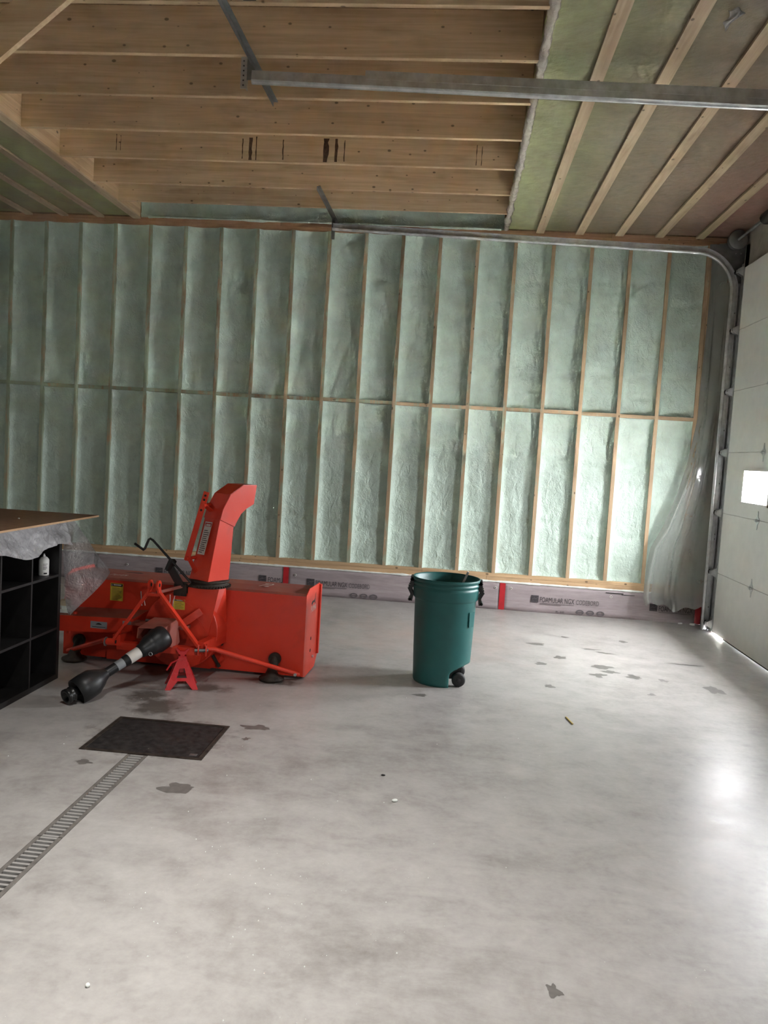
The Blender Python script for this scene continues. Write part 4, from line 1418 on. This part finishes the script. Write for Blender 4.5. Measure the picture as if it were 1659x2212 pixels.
for yy in (-0.155, 0.105):
    wb = B().lathe([(0.0, 0.0), (0.040, 0.0), (0.047, 0.006), (0.050, 0.014), (0.050, 0.044), (0.047, 0.05), (0.0, 0.05)], (BX + 0.132, BY + yy, 0.0505), 30, (0, 1, 0))
    wo = wb.build('wheel', 'rubber', bn)
    B().lathe([(0.0, 0.0), (0.016, 0.0), (0.018, 0.003), (0.018, 0.004)], (BX + 0.132, BY + yy - 0.003, 0.0505), 16, (0, 1, 0)).build('wheel_hub', 'black', wo)
B().cyl((BX + 0.132, BY - 0.11, 0.0505), (BX + 0.132, BY + 0.11, 0.0505), 0.007, n=12).box(BX + 0.05, BX + 0.15, BY - 0.10, BY - 0.085, 0.045, 0.15).box(BX + 0.05, BX + 0.15, BY + 0.085, BY + 0.10, 0.045, 0.15).build('axle_bracket', 'black', bn)
st = B().beam((BX - 0.09, BY + 0.02, 0.20), (BX + 0.155, BY + 0.025, 0.822), 0.014, 0.034, (0, 1, 0))
tag(st.build('stick', 'decal_white'), 'pale flat stick poking up out of the green trash bin', 'stick')

# ================================================================== BLACK CUBE SHELF WITH SHEET, FILM AND CAN
SXF, SXB = 2.60, 2.215
cs = thing('cube_shelf', 'black cube storage shelf at the left edge, its open cubbies facing the door', 'shelf', (2.40, -4.5, 0))
cy = [-3.812, -4.19, -4.545, -4.90, -5.278]
B().box(SXB, SXF, cy[0] - 0.036, cy[0], 0, 1.075).build('side_panel', 'laminate', cs)
B().box(SXB, SXF, cy[4] - 0.036, cy[4], 0, 1.075).build('side_panel', 'laminate', cs)
B().box(SXB, SXF, cy[4], cy[0] - 0.036, 0.0, 0.036).build('bottom_panel', 'laminate', cs)
B().box(SXB, SXF, cy[4], cy[0] - 0.036, 1.039, 1.075).build('top_panel', 'laminate', cs)
B().box(SXB, SXB + 0.006, cy[4], cy[0] - 0.036, 0.036, 1.039).build('back_panel', 'laminate', cs)
for y in cy[1:4]:
    B().box(SXB + 0.006, SXF - 0.001, y - 0.008, y + 0.008, 0.036, 1.039).build('divider', 'laminate', cs)
yb = [cy[0] - 0.036, cy[1], cy[2], cy[3], cy[4]]
for i in range(4):
    for z in (0.352, 0.712):
        B().box(SXB + 0.006, SXF - 0.001, yb[i + 1] + (0.008 if i < 3 else 0), yb[i] - (0.008 if i else 0), z - 0.008, z + 0.008).build('shelf_board', 'laminate', cs)

ps = thing('wood_sheet', 'brown wood panel laid flat on top of the black cube shelf', 'board', (2.31, -4.75, 1.09))
B().box(1.86, 2.724, -5.97, -3.535, 1.0915, 1.1035).build('panel', 'osb', ps)
B().box(2.724, 2.7255, -5.97, -3.535, 1.0915, 1.1035).box(1.86, 2.7255, -3.535, -3.5335, 1.0915, 1.1035).build('cut_edge', 'osb_edge', ps)
for (x, y) in ((2.60, -4.72), (2.56, -4.55), (2.45, -4.1)):
    B().cyl((x, y, 1.1035), (x, y, 1.108), 0.006, n=8).build('foam_crumb', 'chip_white', ps)

fs = thing('plastic_film', 'crumpled clear plastic film draped over the black cube shelf under the wood panel', 'plastic sheet', (2.6, -4.2, 1.08))
def drape_front(u, v):
    y = -5.30 + (5.30 - 3.80) * u
    zb = 0.925 + 0.018 * math.sin(y * 9) + 0.02 * nz(y * 4, 3) - 0.02 * math.exp(-((y + 4.35) / 0.15) ** 2)
    z = 1.085 + (zb - 1.085) * v
    x = 2.612 + 0.055 * v + 0.022 * nz(y * 9, z * 13) + 0.012 * nz(y * 23, z * 31)
    return Vector((max(2.604, x), y, z))
B().grid(drape_front, 110, 16).build('front_fold', 'film_shelf', fs)
def drape_top(u, v):
    y = -5.30 + (5.30 - 3.70) * u
    x = 2.25 + 0.36 * v
    return Vector((x, y, 1.083 + 0.004 * nz(x * 9, y * 7)))
B().grid(drape_top, 60, 8).build('top_fold', 'film_shelf', fs)
LE = [(2.575, 1.078), (2.575, 0.935), (2.588, 0.80), (2.592, 0.62), (2.600, 0.50), (2.625, 0.43)]
RE = [(2.63, 1.078), (2.725, 0.96), (2.83, 0.83), (2.915, 0.740), (2.785, 0.58), (2.645, 0.428)]
def drape_end(u, v):
    k = v * 5
    i = min(4, int(k))
    f = k - i
    lx, lz = (LE[i][0] + (LE[i + 1][0] - LE[i][0]) * f, LE[i][1] + (LE[i + 1][1] - LE[i][1]) * f)
    rx, rz = (RE[i][0] + (RE[i + 1][0] - RE[i][0]) * f, RE[i][1] + (RE[i + 1][1] - RE[i][1]) * f)
    x, z = lx + (rx - lx) * u, lz + (rz - lz) * u
    return Vector((x, -3.735 + 0.018 * nz(x * 12, z * 8) + 0.022 * math.sin(x * 17 + z * 6) + 0.004 * nz(x * 40, z * 40), z))
B().grid(drape_end, 26, 44).build('end_flap', 'film_shelf', fs)

cn = thing('spray_can', 'white spray can standing in a top cubby of the black shelf', 'spray can', (2.535, -3.925, 0.72))
CX, CY, CZ = 2.535, -3.925, 0.7205
B().lathe([(0.0, 0.0), (0.031, 0.0), (0.033, 0.003), (0.033, 0.100), (0.031, 0.106), (0.022, 0.118), (0.013, 0.124), (0.0, 0.124)], (CX, CY, CZ), 30).build('body', 'white', cn)
B().lathe([(0.008, 0.0), (0.008, 0.008), (0.005, 0.010), (0.005, 0.018), (0.0, 0.018)], (CX, CY, CZ + 0.124), 14).build('nozzle', 'white', cn)
lbl = B()
for z, w in ((0.075, 0.9), (0.065, 0.7), (0.055, 0.8), (0.048, 0.8), (0.041, 0.6)):
    pts = []
    for i in range(7):
        a = -1.25 + w * i / 6
        pts.append((CX + 0.0334 * math.cos(a), CY + 0.0334 * math.sin(a)))
    for (p0, p1) in zip(pts, pts[1:]):
        lbl.raw([(p0[0], p0[1], CZ + z), (p1[0], p1[1], CZ + z), (p1[0], p1[1], CZ + z + 0.003), (p0[0], p0[1], CZ + z + 0.003)], [(0, 1, 2, 3)])
lbl.build('label_print', 'print_light', cn)
bar = B()
for i in range(6):
    a0, a1 = -1.1 + 0.11 * i, -1.1 + 0.11 * (i + 1)
    bar.raw([(CX + 0.0335 * math.cos(a0), CY + 0.0335 * math.sin(a0), CZ + 0.010), (CX + 0.0335 * math.cos(a1), CY + 0.0335 * math.sin(a1), CZ + 0.010), (CX + 0.0335 * math.cos(a1), CY + 0.0335 * math.sin(a1), CZ + 0.020), (CX + 0.0335 * math.cos(a0), CY + 0.0335 * math.sin(a0), CZ + 0.020)], [(0, 1, 2, 3)])
bar.build('label_bar', 'ink', cn)

# scraps on the drive cover, just behind the shelf
wx = Matrix.Translation((2.37256, -3.27301, 0)) @ Matrix.Rotation(yaw, 4, 'Z')
c0 = wx @ Vector((0.105, -0.16, 0.3775))
sc_ = thing('carton_scrap', 'small white and beige carton scrap on the red drive cover behind the shelf', 'scrap', c0)
B().box(c0.x - 0.04, c0.x + 0.03, c0.y - 0.05, c0.y + 0.03, c0.z, c0.z + 0.022).box(c0.x - 0.03, c0.x + 0.034, c0.y - 0.03, c0.y + 0.03, c0.z + 0.022, c0.z + 0.045).build('lower_layer', 'chip_white', sc_)
B().box(c0.x - 0.05, c0.x + 0.018, c0.y - 0.02, c0.y + 0.03, c0.z + 0.045, c0.z + 0.085).build('upper_layer', 'chip_beige', sc_)

# ================================================================== FLOOR DRAIN
gl_ = dict()
gy0 = -5.0
def grate(y1, y0, label):
    g = thing('drain_grate', label, 'drain grate', (3.637, (y0 + y1) / 2, 0), group='drain grates in the floor channel')
    for x0, x1 in ((3.584, 3.602), (3.672, 3.690)):
        B().box(x0, x1, y0 + 0.002, y1 - 0.002, -0.020, 0.001).build('side_rail', 'rail', g)
    n_ = int((y1 - y0) / 0.030)
    sm = None
    for i in range(n_ + 1):
        y = y1 - 0.008 - (y1 - y0 - 0.016) * i / n_
        if sm is None:
            ob = B().box(-0.035, 0.035, -0.0065, 0.0065, -0.018, 0.0005)
            sm = ob.mesh('bar', 'bar')
        o = bpy.data.objects.new('bar', sm)
        o.location = Vector((3.637, y, 0)) - Vector(g.location)
        col.objects.link(o)
        o.parent = g
    return g


grate(-5.0, -5.93, 'slotted steel drain grate that meets the black pit cover')
grate(-5.932, -6.86, 'slotted steel drain grate nearer the camera, cut by the left photo edge')

pc = thing('pit_cover', 'black square pit cover set flush in the concrete floor', 'floor cover', (3.645, -4.72, 0))
b = B()
b.box(3.312, 3.978, -4.475, -4.452, -0.03, 0.003).box(3.312, 3.978, -4.993, -4.97, -0.03, 0.003).box(3.312, 3.335, -4.97, -4.475, -0.03, 0.003).box(3.955, 3.978, -4.97, -4.475, -0.03, 0.003)
b.build('frame', 'rust', pc)
B().box(3.338, 3.952, -4.967, -4.478, -0.02, 0.0).build('plate', 'cover', pc)
B().box(3.895, 3.935, -4.945, -4.915, 0.0, 0.0015).build('plate_tag', 'galv_dark', pc)

# ================================================================== SMALL LITTER ON THE FLOOR
def chip(name, x, y, sx, sy, sz, mat, label, cat, rot=0.0):
    def f(u, v):
        a, e = 2 * PI * u, PI * (v - 0.5)
        k = 1 + 0.25 * nz(math.cos(a) * 2 + x * 9, math.sin(a) * 2, e * 2 + y * 7)
        p = Vector((sx * k * math.cos(a) * math.cos(e), sy * k * math.sin(a) * math.cos(e), sz * (k * math.sin(e) + 1.0)))
        p.rotate(Matrix.Rotation(rot, 3, 'Z'))
        return p + Vector((x, y, 0.0))
    return tag(B().grid(f, 10, 6).build(name, mat), label, cat)


chip('foam_chip', 5.017, -5.27, 0.016, 0.010, 0.007, 'chip_white', 'largest white foam chip lying in the middle of the concrete floor', 'foam chip', 0.4)
chip('dark_chip', 4.934, -4.97, 0.012, 0.006, 0.004, 'ink', 'small black chip lying on the floor in front of the snowblower', 'chip')
chip('foam_pellet', 4.20, -6.79, 0.007, 0.007, 0.006, 'chip_white', 'round white foam pellet on the floor near the lower left corner', 'foam pellet')
tag(B().beam((6.03, -3.72, 0.004), (6.055, -3.86, 0.005), 0.008, 0.006).build('wood_splinter', 'straw'), 'thin yellow wood splinter lying on the floor to the right of the bin', 'splinter')
tag(B().prism([(-0.03, -0.01), (0.02, -0.018), (0.035, 0.004), (0.0, 0.012), (-0.02, 0.010)], (7.86, -0.06, 0.001), (1, 0, 0), (0, 1, 0), (0, 0, 0.02)).build('foam_scrap', 'chip_white'), 'white foam scrap on the floor against the wall by the door track', 'foam scrap')
tag(B().prism([(-0.02, -0.01), (0.0, -0.012), (0.03, 0.004), (0.01, 0.006), (-0.004, 0.0)], (7.73, -0.05, 0.001), (1, 0, 0), (0, 1, 0), (0, 0, 0.014)).build('foam_scrap', 'chip_white'), 'bent white foam sliver on the floor beneath the corner plastic film', 'foam scrap')
cr = B()
for i in range(420):
    r = random.random()
    if r < 0.45:
        x, y = random.gauss(4.55, 0.35), random.gauss(-6.2, 0.45)
    elif r < 0.72:
        x, y = random.uniform(3.0, 6.4), random.uniform(-7.4, -3.9)
    elif r < 0.85:
        x, y = random.uniform(1.5, 7.8), random.uniform(-0.12, -0.02)
    else:
        x, y = random.uniform(2.9, 7.6), random.uniform(-4.0, -0.3)
    if 2.35 < x < 4.22 and -3.4 < y < -2.7 or math.hypot(x - BX, y - BY) < 0.3 or (3.3 < x < 4.0 and y < -4.4):
        continue
    s = random.choice((0.0008, 0.0011, 0.0014, 0.0018, 0.003))
    a = random.uniform(0, 6.28)
    pts = [Vector((x + s * 1.3 * math.cos(a + k * 2.094), y + s * 1.3 * math.sin(a + k * 2.094), 0.0003)) for k in range(3)] + [Vector((x, y, s * 1.6))]
    cr.raw(pts, [(0, 1, 3), (1, 2, 3), (2, 0, 3), (2, 1, 0)])
tag(cr.build('foam_crumbs', 'chip_white'), 'tiny white foam crumbs scattered over the concrete floor', 'foam crumbs', kind='stuff')
